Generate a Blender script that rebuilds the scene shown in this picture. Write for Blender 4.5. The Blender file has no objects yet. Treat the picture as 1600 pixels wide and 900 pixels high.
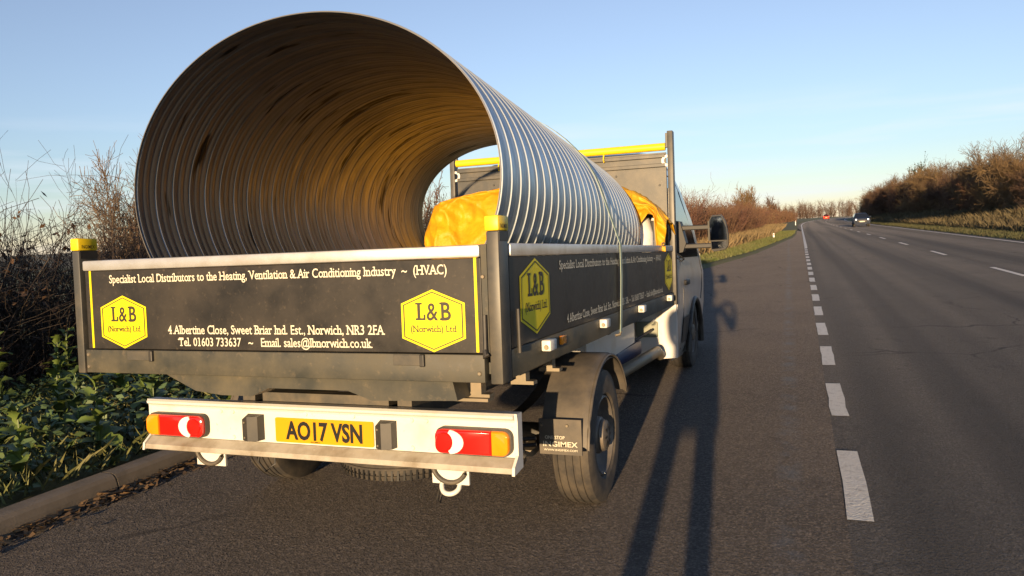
import bpy, bmesh, math, random
import numpy as np
from mathutils import Vector, Matrix
random.seed(7); rng = np.random.default_rng(7)
SC = bpy.context.scene; COL = SC.collection
rad = math.radians

# ------------------------------------------------------------------ camera, sky, sun, exposure
CX, CY, CH = 2.0607, -2.5766, 1.4764
YAW, PIT, ROL, FPX = 0.361, 0.0725, 0.0471, 1198.1
def cam_axes():
    f = Vector((-math.sin(YAW)*math.cos(PIT), math.cos(YAW)*math.cos(PIT), -math.sin(PIT)))
    r0 = Vector((math.cos(YAW), math.sin(YAW), 0)); u0 = r0.cross(f)
    r = r0*math.cos(ROL) - u0*math.sin(ROL); return r, r.cross(f), f
_r, _u, _f = cam_axes()
cd = bpy.data.cameras.new('camera'); cam = bpy.data.objects.new('camera', cd); COL.objects.link(cam)
cam.matrix_world = Matrix(((_r.x, _u.x, -_f.x, CX), (_r.y, _u.y, -_f.y, CY), (_r.z, _u.z, -_f.z, CH), (0, 0, 0, 1)))
cd.sensor_width = 36; cd.lens = 36*FPX/1600; cd.clip_end = 6000; cd.clip_start = 0.02
SC.camera = cam

SUN_EL, SUN_TRAVEL = rad(5.8), rad(5.1)          # light travels towards (-sin, cos) of SUN_TRAVEL
to_sun = Vector((math.sin(SUN_TRAVEL)*math.cos(SUN_EL), -math.cos(SUN_TRAVEL)*math.cos(SUN_EL), math.sin(SUN_EL)))
W = bpy.data.worlds.new('World'); SC.world = W; W.use_nodes = True
nt = W.node_tree; nt.nodes.clear()
out = nt.nodes.new('ShaderNodeOutputWorld'); bg = nt.nodes.new('ShaderNodeBackground')
sky = nt.nodes.new('ShaderNodeTexSky'); sky.sky_type = 'NISHITA'; sky.sun_disc = False
sky.sun_elevation = SUN_EL; sky.sun_rotation = math.pi - SUN_TRAVEL
sky.air_density = 1.0; sky.dust_density = 0.0; sky.ozone_density = 3.2; sky.altitude = 50
tc = nt.nodes.new('ShaderNodeTexCoord')
mp = nt.nodes.new('ShaderNodeMapping'); mp.inputs['Scale'].default_value = (2.2, 2.2, 26)
nz = nt.nodes.new('ShaderNodeTexNoise'); nz.inputs['Scale'].default_value = 1.6; nz.inputs['Detail'].default_value = 5
rp = nt.nodes.new('ShaderNodeValToRGB'); rp.color_ramp.elements[0].position = .47; rp.color_ramp.elements[1].position = .72
sx = nt.nodes.new('ShaderNodeSeparateXYZ')
hr = nt.nodes.new('ShaderNodeValToRGB')            # thin cloud band low over the horizon, all the way round
hr.color_ramp.elements[0].position = 0.0; hr.color_ramp.elements[0].color = (.4, .4, .4, 1)
hr.color_ramp.elements[1].position = .16; hr.color_ramp.elements[1].color = (0, 0, 0, 1)
e = hr.color_ramp.elements.new(.07); e.color = (.8, .8, .8, 1)
mul = nt.nodes.new('ShaderNodeMath'); mul.operation = 'MULTIPLY'
mix = nt.nodes.new('ShaderNodeMixRGB'); mix.inputs['Color2'].default_value = (3.7, 3.95, 4.4, 1)
L = nt.links.new
L(tc.outputs['Generated'], mp.inputs['Vector']); L(mp.outputs['Vector'], nz.inputs['Vector']); L(nz.outputs['Fac'], rp.inputs['Fac'])
L(tc.outputs['Generated'], sx.inputs[0]); L(sx.outputs['Z'], hr.inputs['Fac'])
L(rp.outputs['Color'], mul.inputs[0]); L(hr.outputs['Color'], mul.inputs[1]); L(mul.outputs[0], mix.inputs['Fac'])
hs = nt.nodes.new('ShaderNodeHueSaturation'); hs.inputs['Saturation'].default_value = .72; tn = nt.nodes.new('ShaderNodeMixRGB'); tn.blend_type = 'MULTIPLY'; tn.inputs['Fac'].default_value = 1; tn.inputs['Color2'].default_value = (1.05, .99, 1.05, 1)
L(sky.outputs['Color'], hs.inputs['Color']); L(hs.outputs['Color'], tn.inputs['Color1']); L(tn.outputs['Color'], mix.inputs['Color1']); L(mix.outputs['Color'], bg.inputs['Color']); L(bg.outputs[0], out.inputs['Surface'])
bg.inputs['Strength'].default_value = 0.125
sl = bpy.data.lights.new('sun', 'SUN'); sl.energy = 5.0; sl.angle = rad(.55); sl.color = (1, .70, .39)
so = bpy.data.objects.new('sun', sl); COL.objects.link(so)
so.rotation_euler = to_sun.to_track_quat('Z', 'Y').to_euler(); so.location = (20, -40, 12)
SC.view_settings.view_transform = 'Standard'; SC.view_settings.look = 'None'
SC.view_settings.gamma = 1; SC.view_settings.exposure = 0.95

# ------------------------------------------------------------------ materials
MATS = {}
def mat(name, col, rough=.6, metal=0., spec=.5, var=None, var2=None, bump=None, coat=0., emit=None, trans=0., scale_vec=None, rvar=0., bump2=None):
    """var=(scale, colour, low, high, detail): noise-mixed second colour; bump=(scale, strength, distance)"""
    if name in MATS: return MATS[name]
    m = bpy.data.materials.new(name); m.use_nodes = True; n = m.node_tree; b = n.nodes['Principled BSDF']
    def s(k, v):
        if k in b.inputs: b.inputs[k].default_value = v
    s('Base Color', (*col, 1)); s('Roughness', rough); s('Metallic', metal); s('Specular IOR Level', spec); s('Coat Weight', coat); s('Coat Roughness', .08)
    s('Transmission Weight', trans)
    if emit: s('Emission Color', (*emit[0], 1)); s('Emission Strength', emit[1])
    t = n.nodes.new('ShaderNodeTexCoord'); vec = t.outputs['Object']
    if scale_vec:
        mpn = n.nodes.new('ShaderNodeMapping'); mpn.inputs['Scale'].default_value = scale_vec; n.links.new(vec, mpn.inputs['Vector']); vec = mpn.outputs['Vector']
    prev = None
    for v in (var, var2):
        if not v: continue
        nn = n.nodes.new('ShaderNodeTexNoise'); nn.inputs['Scale'].default_value = v[0]; nn.inputs['Detail'].default_value = v[4] if len(v) > 4 else 5
        nn.inputs['Roughness'].default_value = .62
        r = n.nodes.new('ShaderNodeValToRGB'); r.color_ramp.elements[0].position = v[2]; r.color_ramp.elements[1].position = v[3]
        mx = n.nodes.new('ShaderNodeMixRGB'); mx.inputs['Color2'].default_value = (*v[1], 1)
        if prev: n.links.new(prev, mx.inputs['Color1'])
        else: mx.inputs['Color1'].default_value = (*col, 1)
        n.links.new(vec, nn.inputs['Vector']); n.links.new(nn.outputs['Fac'], r.inputs['Fac']); n.links.new(r.outputs['Color'], mx.inputs['Fac'])
        prev = mx.outputs['Color']
        if rvar and v is var:
            mr = n.nodes.new('ShaderNodeMapRange'); mr.inputs['To Min'].default_value = rough; mr.inputs['To Max'].default_value = min(1, rough+rvar)
            n.links.new(r.outputs['Color'], mr.inputs['Value']); n.links.new(mr.outputs['Result'], b.inputs['Roughness'])
    if prev: n.links.new(prev, b.inputs['Base Color'])
    last = None
    for bp in (bump, bump2):
        if not bp: continue
        bn = n.nodes.new('ShaderNodeTexNoise'); bn.inputs['Scale'].default_value = bp[0]; bn.inputs['Detail'].default_value = 4
        bb = n.nodes.new('ShaderNodeBump'); bb.inputs['Strength'].default_value = bp[1]; bb.inputs['Distance'].default_value = bp[2]
        n.links.new(vec, bn.inputs['Vector']); n.links.new(bn.outputs['Fac'], bb.inputs['Height'])
        if last: n.links.new(last, bb.inputs['Normal'])
        last = bb.outputs['Normal']
    if last: n.links.new(last, b.inputs['Normal'])
    MATS[name] = m; return m

DUST = (.16, .125, .085)
M_vinyl = mat('vinyl', (.013, .0125, .012), .36, var=(3.2, (.038, .030, .021), .35, .78, 9), var2=(45, (.065, .052, .036), .58, .8), rvar=.28)
M_frame = mat('frame_paint', (.028, .031, .028), .5, var=(5, (.085, .075, .05), .35, .7, 8), var2=(30, (.11, .09, .06), .58, .8), bump=(60, .08, .002), rvar=.25)
M_post = mat('post_paint', (.05, .05, .046), .45, var=(7, (.11, .095, .07), .4, .75))
M_black = mat('black_plastic', (.02, .02, .02), .5, var=(9, (.05, .043, .034), .4, .75))
M_arm = mat('mirror_plastic', (.012, .012, .013), .55)
M_guard = mat('mudguard_plastic', (.05, .046, .042), .6, var=(6, (.12, .1, .075), .35, .7, 8), bump=(120, .1, .002))
M_alu = mat('aluminium_rail', (.56, .56, .55), .42, .55, var=(8, (.42, .40, .36), .4, .75))
M_white = mat('white_paint', (.60, .59, .55), .38, var=(4, (.50, .45, .36), .5, .78, 8), var2=(40, (.3, .25, .18), .66, .8))
M_cab = mat('cab_silver_paint', (.50, .49, .46), .32, .25, coat=.5, var=(4, (.40, .36, .29), .45, .8))
M_cabwhite = mat('cab_white_paint', (.60, .59, .56), .35, coat=.3, var=(5, (.5, .45, .36), .5, .8))
M_yellow = mat('yellow_paint', (.80, .56, .012), .42, var=(14, (.55, .38, .02), .55, .8))
M_logo = mat('logo_yellow', (.70, .60, .006), .4, var=(9, (.5, .42, .03), .6, .85))
M_cream = mat('lettering_cream', (.62, .58, .46), .5)
M_dark = mat('lettering_dark', (.035, .028, .015), .5)
M_plate = mat('plate_yellow', (.56, .285, .004), .35)
M_platetxt = mat('plate_black', (.01, .01, .01), .4)
M_red = mat('lamp_red', (.62, .012, .008), .16, coat=.4, bump=(90, .1, .002))
M_amber = mat('lamp_amber', (.80, .26, .008), .16, coat=.4, bump=(90, .1, .002))
M_clear = mat('lamp_clear', (.75, .72, .68), .15, coat=.4)
M_steel = mat('galvanised_steel', (.50, .56, .60), .38, .85, var=(3, (.38, .42, .45), .35, .7, 6), scale_vec=(1, 9, 1), rvar=.2)
M_inner = mat('pipe_inside', (.25, .258, .268), .44, .8, var=(3, (.18, .185, .19), .35, .7, 6), var2=(1.6, (.03, .03, .03), .62, .67, 3), scale_vec=(1, 7, 1), rvar=.2)  # same steel as outside, colour darkened for the shade within; streaks are scuffs
M_seam = mat('pipe_edge_steel', (.16, .155, .15), .5, .6)
M_rub = mat('tyre_rubber', (.028, .026, .025), .8, var=(9, (.085, .07, .052), .38, .72), bump=(70, .15, .003))
M_rim = mat('steel_rim', (.11, .10, .09), .5, .3, var=(12, (.19, .155, .115), .4, .75))
M_chass = mat('chassis_metal', (.06, .058, .052), .6, .2, var=(8, (.16, .13, .09), .4, .75))
M_bracket = mat('zinc_bracket', (.20, .17, .12), .5, .4, var=(12, (.25, .2, .14), .45, .75))
M_glass = mat('dark_glass', (.012, .014, .016), .06, 0, .6)
M_mirror = mat('mirror_glass', (.20, .26, .36), .05, 1.0)  # dark blue of the reflected surroundings is put into the glass colour
M_mirror2 = mat('blind_spot_mirror', (.62, .66, .70), .05, 1.0)
M_tarp = mat('yellow_tarpaulin', (.62, .33, .006), .6, var=(6, (.48, .23, .006), .4, .75), bump=(22, .5, .02))
M_sack = mat('white_wrap', (.76, .75, .72), .4, var=(9, (.6, .58, .54), .5, .8))
M_strap = mat('strap_webbing', (.30, .37, .30), .7, bump=(200, .2, .001))
M_blue = mat('blue_tank', (.03, .05, .12), .45)
M_twig = mat('hedge_twig', (.062, .042, .031), .8, var=(1.5, (.038, .03, .024), .35, .7))
M_dead = mat('dead_leaf', (.095, .05, .022), .7, var=(2, (.05, .03, .02), .4, .7))
M_bark = mat('tree_bark', (.15, .10, .06), .85, var=(2.5, (.09, .062, .04), .4, .7))
M_redtwig = mat('red_twig', (.13, .058, .038), .8, var=(.25, (.16, .095, .045), .35, .7))
M_tan = mat('tan_twig', (.19, .125, .055), .8, var=(.6, (.12, .075, .04), .35, .7))
M_brown = mat('brown_twig', (.12, .072, .042), .8, var=(.6, (.09, .05, .035), .35, .7))
M_ever = mat('evergreen_leaf', (.03, .045, .02), .7)
M_leaf = mat('weed_leaf', (.10, .15, .03), .5, var=(5, (.11, .14, .03), .4, .75), var2=(30, (.04, .075, .03), .5, .8))
M_leafb = mat('weed_leaf_blue', (.06, .105, .045), .5, var=(6, (.095, .13, .035), .4, .75))
M_grass = mat('grass_blade', (.085, .11, .024), .7, var=(.8, (.13, .115, .04), .35, .7))
M_dry = mat('dry_grass', (.21, .145, .065), .8, var=(.5, (.13, .10, .05), .35, .7))
M_bankdry = mat('bank_dry_grass', (.115, .088, .045), .85, var=(.5, (.075, .065, .03), .35, .7))
M_soil = mat('verge_soil', (.045, .05, .022), .9, var=(1.2, (.07, .055, .03), .35, .7), bump=(14, .5, .03))
M_verge = mat('verge_grass', (.085, .10, .028), .9, var=(.5, (.125, .10, .045), .4, .7), bump=(9, .6, .05))
M_field = mat('field_grass', (.08, .075, .03), .9, var=(.05, (.11, .08, .04), .4, .7))
M_kerb = mat('kerb_concrete', (.20, .165, .125), .85, var=(6, (.12, .10, .075), .4, .75, 8), bump=(90, .25, .004))
M_paint = mat('road_paint', (.66, .62, .54), .65, var=(16, (.36, .32, .27), .52, .78, 8), bump=(70, .8, .02))
M_litter = mat('leaf_litter', (.17, .10, .04), .8, var=(7, (.07, .045, .025), .4, .7))
M_skin = mat('skin', (.5, .3, .22), .5); M_coat = mat('coat_cloth', (.02, .022, .03), .85); M_jean = mat('trouser_cloth', (.03, .035, .06), .85)

def asphalt(name, base, tint, streak=None, band=False):
    m = bpy.data.materials.new(name); m.use_nodes = True; n = m.node_tree; b = n.nodes['Principled BSDF']; lk = n.links.new
    t = n.nodes.new('ShaderNodeTexCoord'); vec = t.outputs['Object']
    def noise(sc, det=4, r=.6):
        x = n.nodes.new('ShaderNodeTexNoise'); x.inputs['Scale'].default_value = sc; x.inputs['Detail'].default_value = det; x.inputs['Roughness'].default_value = r
        lk(vec, x.inputs['Vector']); return x.outputs['Fac']
    def ramp(f, a, c, ca=(0, 0, 0, 1), cb=(1, 1, 1, 1)):
        r = n.nodes.new('ShaderNodeValToRGB'); r.color_ramp.elements[0].position = a; r.color_ramp.elements[1].position = c
        r.color_ramp.elements[0].color = ca; r.color_ramp.elements[1].color = cb; lk(f, r.inputs['Fac']); return r.outputs['Color']
    def mixc(fac, a, c):
        x = n.nodes.new('ShaderNodeMixRGB'); lk(fac, x.inputs['Fac'])
        for i, v in ((1, a), (2, c)):
            if isinstance(v, tuple): x.inputs[i].default_value = (*v, 1)
            else: lk(v, x.inputs[i])
        return x.outputs['Color']
    vor = n.nodes.new('ShaderNodeTexVoronoi'); vor.inputs['Scale'].default_value = 95; lk(vec, vor.inputs['Vector'])
    c = mixc(ramp(noise(.55, 6), .35, .68), base, tint)
    c = mixc(ramp(vor.outputs['Color'], .45, .95), c, tuple(min(1, x*1.9) for x in base))
    c = mixc(ramp(noise(230, 2), .66, .74), c, (.20, .18, .16))
    c = mixc(ramp(noise(7, 7), .62, .8), c, tuple(x*.55 for x in base))
    # cracks and darker repairs
    dm = n.nodes.new('ShaderNodeMixRGB'); dm.blend_type = 'ADD'; dm.inputs['Fac'].default_value = .35; lk(vec, dm.inputs[1])
    dn = n.nodes.new('ShaderNodeTexNoise'); dn.inputs['Scale'].default_value = 2.2; dn.inputs['Detail'].default_value = 6; lk(vec, dn.inputs['Vector']); lk(dn.outputs['Color'], dm.inputs[2])
    ve = n.nodes.new('ShaderNodeTexVoronoi'); ve.feature = 'DISTANCE_TO_EDGE'; ve.inputs['Scale'].default_value = .42; lk(dm.outputs['Color'], ve.inputs['Vector'])
    crk = ramp(ve.outputs['Distance'], .002, .010, (1, 1, 1, 1), (0, 0, 0, 1)); cmk = ramp(noise(.35, 3), .50, .60)
    cm_ = n.nodes.new('ShaderNodeMath'); cm_.operation = 'MULTIPLY'; lk(crk, cm_.inputs[0]); lk(cmk, cm_.inputs[1])
    c = mixc(cm_.outputs[0], c, tuple(q*.30 for q in base))
    c = mixc(ramp(noise(1.7, 5, .7), .60, .72), c, tuple(q*.66 for q in base))
    if band:                                          # worn wheel tracks running along the road
        mpn = n.nodes.new('ShaderNodeMapping'); mpn.inputs['Scale'].default_value = (1.1, .012, 1); lk(vec, mpn.inputs['Vector'])
        x = n.nodes.new('ShaderNodeTexNoise'); x.inputs['Scale'].default_value = 1.0; x.inputs['Detail'].default_value = 2; lk(mpn.outputs['Vector'], x.inputs['Vector'])
        c = mixc(ramp(x.outputs['Fac'], .42, .62), c, tuple(q*.62 for q in base))
    if streak:
        sxyz = n.nodes.new('ShaderNodeSeparateXYZ'); lk(vec, sxyz.inputs[0])
        wob = n.nodes.new('ShaderNodeMath'); wob.operation = 'MULTIPLY_ADD'; lk(sxyz.outputs['Y'], wob.inputs[0]); wob.inputs[1].default_value = streak[1]; wob.inputs[2].default_value = streak[0]
        d = n.nodes.new('ShaderNodeMath'); d.operation = 'SUBTRACT'; lk(sxyz.outputs['X'], d.inputs[0]); lk(wob.outputs[0], d.inputs[1])
        a = n.nodes.new('ShaderNodeMath'); a.operation = 'ABSOLUTE'; lk(d.outputs[0], a.inputs[0])
        near = ramp(a.outputs[0], .02, .09, (1, 1, 1, 1), (0, 0, 0, 1))
        brk = ramp(noise(2.6, 8, .7), .46, .62)
        yy = ramp(sxyz.outputs['Y'], .0, 1.0)
        mm = n.nodes.new('ShaderNodeMath'); mm.operation = 'MULTIPLY'; lk(near, mm.inputs[0]); lk(brk, mm.inputs[1])
        mm2 = n.nodes.new('ShaderNodeMath'); mm2.operation = 'MULTIPLY'; lk(mm.outputs[0], mm2.inputs[0]); mm2.inputs[1].default_value = .55
        c = mixc(mm2.outputs[0], c, (.13, .16, .21))
    lk(c, b.inputs['Base Color']); b.inputs['Roughness'].default_value = .82; b.inputs['Specular IOR Level'].default_value = .35; b.inputs['Diffuse Roughness'].default_value = 1.0
    b1 = n.nodes.new('ShaderNodeBump'); b1.inputs['Strength'].default_value = 1.0; b1.inputs['Distance'].default_value = .014
    lk(vor.outputs['Distance'], b1.inputs['Height'])
    b2 = n.nodes.new('ShaderNodeBump'); b2.inputs['Strength'].default_value = .9; b2.inputs['Distance'].default_value = .03
    lk(noise(38, 5, .7), b2.inputs['Height']); lk(b1.outputs['Normal'], b2.inputs['Normal']); lk(b2.outputs['Normal'], b.inputs['Normal'])
    return m
M_lay = asphalt('layby_asphalt', (.122, .104, .088), (.080, .070, .061), (2.0, -.012))
M_road = asphalt('road_asphalt', (.078, .074, .072), (.104, .096, .090), band=True)

# ------------------------------------------------------------------ mesh helpers
YW, DL, PZ = 1.3941, 0.0349, 0.6
def bt(p):                                             # truck body frame (nose down a touch) -> world
    x, y, z = p; a, b = y-YW, z-PZ
    return (x, YW+a*math.cos(DL)+b*math.sin(DL), PZ-a*math.sin(DL)+b*math.cos(DL))
def ident(p): return tuple(p)
class MB:
    def __init__(self): self.v = []; self.f = []
    def add(self, vs, fs):
        o = len(self.v); self.v += [tuple(q) for q in vs]; self.f += [tuple(i+o for i in q) for q in fs]; return self
    def box(self, a, b, ch=0.0):
        (x0, y0, z0), (x1, y1, z1) = [tuple(map(min, zip(a, b))), tuple(map(max, zip(a, b)))]
        if ch <= 0:
            vs = [(x, y, z) for x in (x0, x1) for y in (y0, y1) for z in (z0, z1)]
            return self.add(vs, [(0, 1, 3, 2), (4, 6, 7, 5), (0, 4, 5, 1), (2, 3, 7, 6), (0, 2, 6, 4), (1, 5, 7, 3)])
        bm = bmesh.new(); bmesh.ops.create_cube(bm, size=1)
        for v in bm.verts: v.co = Vector(((x0+x1)/2+v.co.x*(x1-x0), (y0+y1)/2+v.co.y*(y1-y0), (z0+z1)/2+v.co.z*(z1-z0)))
        bmesh.ops.bevel(bm, geom=bm.edges[:], offset=ch, segments=2, affect='EDGES', profile=.5)
        bm.verts.index_update()
        self.add([v.co[:] for v in bm.verts], [[v.index for v in f.verts] for f in bm.faces]); bm.free(); return self
    def prism(self, pts, d0, d1):                        # pts: 3D loop, d0/d1 offset vectors
        n = len(pts); A = [tuple(Vector(q)+Vector(d0)) for q in pts]; B = [tuple(Vector(q)+Vector(d1)) for q in pts]
        return self.add(A+B, [tuple(range(n))[::-1], tuple(range(n, 2*n))]+[(i, (i+1) % n, n+(i+1) % n, n+i) for i in range(n)])
    def tube(self, pts, r, n=10, caps=True):
        pts = [Vector(q) for q in pts]; rr = r if isinstance(r, (list, tuple)) else [r]*len(pts); rings = []
        up = Vector((0, 0, 1))
        for i, q in enumerate(pts):
            t = (pts[min(i+1, len(pts)-1)]-pts[max(i-1, 0)]).normalized()
            a = t.cross(up if abs(t.z) < .9 else Vector((1, 0, 0))).normalized(); b = t.cross(a)
            rings.append([q+a*rr[i]*math.cos(2*math.pi*k/n)+b*rr[i]*math.sin(2*math.pi*k/n) for k in range(n)])
        vs = [w for g in rings for w in g]
        fs = [(i*n+k, i*n+(k+1) % n, (i+1)*n+(k+1) % n, (i+1)*n+k) for i in range(len(pts)-1) for k in range(n)]
        if caps: fs += [tuple(range(n))[::-1], tuple(range((len(pts)-1)*n, len(pts)*n))]
        return self.add(vs, fs)
    def lathe(self, prof, c, axis='x', n=40, close=False):   # prof: (axial, radius)
        vs = []
        for a, r in prof:
            for k in range(n):
                th = 2*math.pi*k/n; p, q = r*math.cos(th), r*math.sin(th)
                vs.append((c[0]+a, c[1]+p, c[2]+q) if axis == 'x' else (c[0]+p, c[1]+q, c[2]+a) if axis == 'z' else (c[0]+p, c[1]+a, c[2]+q))
        m = len(prof); fs = [(i*n+k, i*n+(k+1) % n, (i+1)*n+(k+1) % n, (i+1)*n+k) for i in range(m-1) for k in range(n)]
        if close: fs += [((m-1)*n+k, (m-1)*n+(k+1) % n, (k+1) % n, k) for k in range(n)]
        return self.add(vs, fs)
    def grid(self, fn, nu, nv):
        vs = [fn(i/nu, j/nv) for i in range(nu+1) for j in range(nv+1)]
        return self.add(vs, [(i*(nv+1)+j, (i+1)*(nv+1)+j, (i+1)*(nv+1)+j+1, i*(nv+1)+j+1) for i in range(nu) for j in range(nv)])
    def build(self, name, m, parent=None, fr=ident, smooth=None, kind=None, label=None, orient=True):
        me = bpy.data.meshes.new(name); me.from_pydata([fr(q) for q in self.v], [], self.f); me.validate()
        if orient:
            bm = bmesh.new(); bm.from_mesh(me); bmesh.ops.recalc_face_normals(bm, faces=bm.faces[:]); bm.to_mesh(me); bm.free()
        me.materials.append(m)
        if smooth is not None:
            me.shade_smooth()
            if smooth < 180: me.set_sharp_from_angle(angle=rad(smooth))
        o = bpy.data.objects.new(name, me); COL.objects.link(o)
        if parent is not None: setpar(o, parent)
        if kind: o['kind'] = kind
        if label: o['label'] = label
        return o
def setpar(o, p):
    o.parent = p; o.matrix_parent_inverse = world_of(p).inverted()
def world_of(p):
    m = Matrix.LocRotScale(p.location, p.rotation_euler, p.scale)
    return (world_of(p.parent) @ p.matrix_parent_inverse @ m) if p.parent else m
def tag(o, label, cat, group=None, kind=None):
    o['label'] = label; o['category'] = cat
    if group: o['group'] = group
    if kind: o['kind'] = kind
    return o
def empty(name, loc):
    o = bpy.data.objects.new(name, None); o.empty_display_size = .2; COL.objects.link(o); o.location = loc; return o
def struct(o, label=None, cat=None):
    o['kind'] = 'structure'
    if label: o['label'] = label
    if cat: o['category'] = cat
    return o
def npmesh(name, V, F, m, smooth=False):
    V = np.asarray(V, np.float32); F = np.asarray(F, np.int32); k = F.shape[1]
    me = bpy.data.meshes.new(name); me.vertices.add(len(V)); me.vertices.foreach_set('co', V.ravel())
    me.loops.add(F.size); me.loops.foreach_set('vertex_index', F.ravel())
    me.polygons.add(len(F)); me.polygons.foreach_set('loop_start', np.arange(0, F.size, k, dtype=np.int32))
    me.update(calc_edges=True); me.validate(); me.materials.append(m)
    if smooth: me.shade_smooth()
    return me
def mobj(name, me, parent=None):
    o = bpy.data.objects.new(name, me); COL.objects.link(o)
    if parent is not None: setpar(o, parent)
    return o
_H = None
def text_geo(s, width=None, cap=None, bold=0.0):
    """text as flat triangles, x centred on 0, baseline 0; scaled to a width and a cap height"""
    global _H
    def raw(t):
        cu = bpy.data.curves.new('t', 'FONT'); cu.body = t; cu.offset = bold; cu.resolution_u = 3
        ob = bpy.data.objects.new('t', cu); COL.objects.link(ob)
        dg = bpy.context.evaluated_depsgraph_get(); me = bpy.data.meshes.new_from_object(ob.evaluated_get(dg))
        vs = [v.co[:2] for v in me.vertices]; fs = [tuple(p.vertices) for p in me.polygons]
        bpy.data.objects.remove(ob); bpy.data.curves.remove(cu); bpy.data.meshes.remove(me); return vs, fs
    if _H is None: _H = max(q[1] for q in raw('H')[0])
    vs, fs = raw(s); x0 = min(q[0] for q in vs); x1 = max(q[0] for q in vs)
    sy = cap/_H; sxx = width/(x1-x0) if width else sy
    return [((q[0]-(x0+x1)/2)*sxx, q[1]*sy) for q in vs], fs
def lettering(name, items, plane, m, parent, fr=bt, slab=None):
    """items: (text, u, v, width, cap); plane(u, v) -> 3D point"""
    slab = (name.startswith(("slogan", "address", "logo"))) if slab is None else slab
    n_ = (Vector(plane(1, 0))-Vector(plane(0, 0))).cross(Vector(plane(0, 1))-Vector(plane(0, 0))).normalized()*.0006
    for s, u, v, w, c in items:
        vs, fs = text_geo(s, w, c, .035 if name.startswith('plate') and c > .03 else .008); polys = [([vs[i] for i in f], 0) for f in fs]
        if slab:                                      # short slabs at the feet and heads of upright stems
            cnt = {}
            for f in fs:
                for i in range(len(f)): k_ = tuple(sorted((f[i], f[(i+1) % len(f)]))); cnt[k_] = cnt.get(k_, 0)+1
            for (i, j), k_ in cnt.items():
                if k_ != 1: continue
                (xa, ya), (xb, yb_) = vs[i], vs[j]; L_ = abs(xa-xb)
                if abs(ya-yb_) > c*.02 or not c*.10 < L_ < c*.30: continue
                e_ = c*.12; t_ = c*.13
                if abs(ya) < c*.04: lo, hi = ya, ya+t_
                elif ya > c*.55: lo, hi = ya-t_, ya
                else: continue
                xa, xb = min(xa, xb)-e_, max(xa, xb)+(e_ if lo == ya else 0)
                polys.append(([(xa, lo), (xb, lo), (xb, hi), (xa, hi)], 1))
        polys.sort(key=lambda q: min(p[0] for p in q[0])); words, far_ = [], -1e9      # one object for each word
        for q in polys:
            if min(p[0] for p in q[0]) > far_+c*.20: words.append([])
            words[-1].append(q); far_ = max(far_, max(p[0] for p in q[0]))
        for wd in words:
            b = MB()
            for pts, lift in wd: b.add([tuple(Vector(plane(u+x_, v+y_))+n_*lift) for x_, y_ in pts], [tuple(range(len(pts)))])
            ob = b.build(name, m, parent, fr, orient=False)
    return ob

# ------------------------------------------------------------------ the setting: road path and level
def zr(y): return 0.0034*max(0., min(y, 450.)-10.)
def kx(y): return max(0., y-120.)**2/3600.
def interp(y, tab):
    return float(np.interp(y, [t[0] for t in tab], [t[1] for t in tab]))
YS = [-60, -40, -25, -15, -8, -4, -2, 0, 2, 4, 6, 8, 10, 12, 14, 17, 20, 24, 28, 32, 38, 45, 55, 65, 80, 100, 120, 140, 165, 190, 220, 260, 300, 340, 380, 420]
def strip(name, m, cross, ys=YS):
    b = MB(); n = len(cross(0.))
    for y in ys:
        for x, z in cross(y): b.v.append((x+kx(y), y, zr(y)+z))
    for i in range(len(ys)-1):
        for j in range(n-1): b.f.append((i*n+j, i*n+j+1, (i+1)*n+j+1, (i+1)*n+j))
    return b.build(name, m)
EDGE = [(-60, -1.88), (12, -1.88), (17, -1.35), (22, -.75), (31, .3), (55, 1.65), (65, 1.85), (420, 1.9)]
ground = MB().grid(lambda u, v: (-1500+3000*u, -300+3300*v, zr(-300+3300*v)-.08), 20, 110).build('ground', M_field); struct(ground, 'rough brown-green field land beyond the verges', 'ground')
layby = strip('lay_by', M_lay, lambda y: [(interp(y, EDGE)-.05, 0.), ((interp(y, EDGE)+2.25)/2, 0.), (2.25, 0.)], [y for y in YS if y <= 80])
struct(layby, 'dark worn asphalt lay-by that the truck is parked in', 'lay-by')
road = strip('road', M_road, lambda y: [(2.25 if y <= 80 else 1.8, .0), (6.5, .03), (11.0, .0)]); struct(road, 'asphalt main road with white markings bending away', 'road')
def mark(name, x0, x1, y0, y1, crown, n=1):
    b = MB()
    for i in range(n+1):
        y = y0+(y1-y0)*i/n; jx = random.uniform(-.006, .006)
        for x in (x0+jx, x1+jx): b.v.append((x+kx(y), y, zr(y)+crown+.005))
    for i in range(n): b.f.append((2*i, 2*i+1, 2*i+3, 2*i+2))
    return b.build(name, M_paint, road)
for i in range(-3, 17): mark('edge_dash', 2.255, 2.375, 1.385+2.12*i, 2.585+2.12*i, .0006, 4)
mark('edge_line', 2.27, 2.40, 36.2, 120, .001, 12); mark('edge_line', 2.27, 2.42, 120, 415, .001, 40)
for i in range(-4, 38): mark('centre_dash', 6.42, 6.54, 16.2+9.4*i, 19.2+9.4*i, .0300, 2)
mark('edge_line', 10.48, 10.62, -55, 120, .0028, 20); mark('edge_line', 10.48, 10.64, 120, 415, .0028, 40)
verge_l = strip('verge', M_soil if False else M_verge, lambda y: [(interp(y, EDGE)-(.135 if y < 13 else .02), .085 if y < 13 else -.01), (interp(y, EDGE)-(.5 if y < 13 else .5), .12), (interp(y, EDGE)-2.2, .16), (-7, .2), (-16, .1), (-60, 0)]); struct(verge_l, 'grassy verge beside the lay-by', 'verge')
def hb(y): return interp(y, [(-60, 1.3), (60, 1.3), (150, 1.0), (420, .3)])
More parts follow.
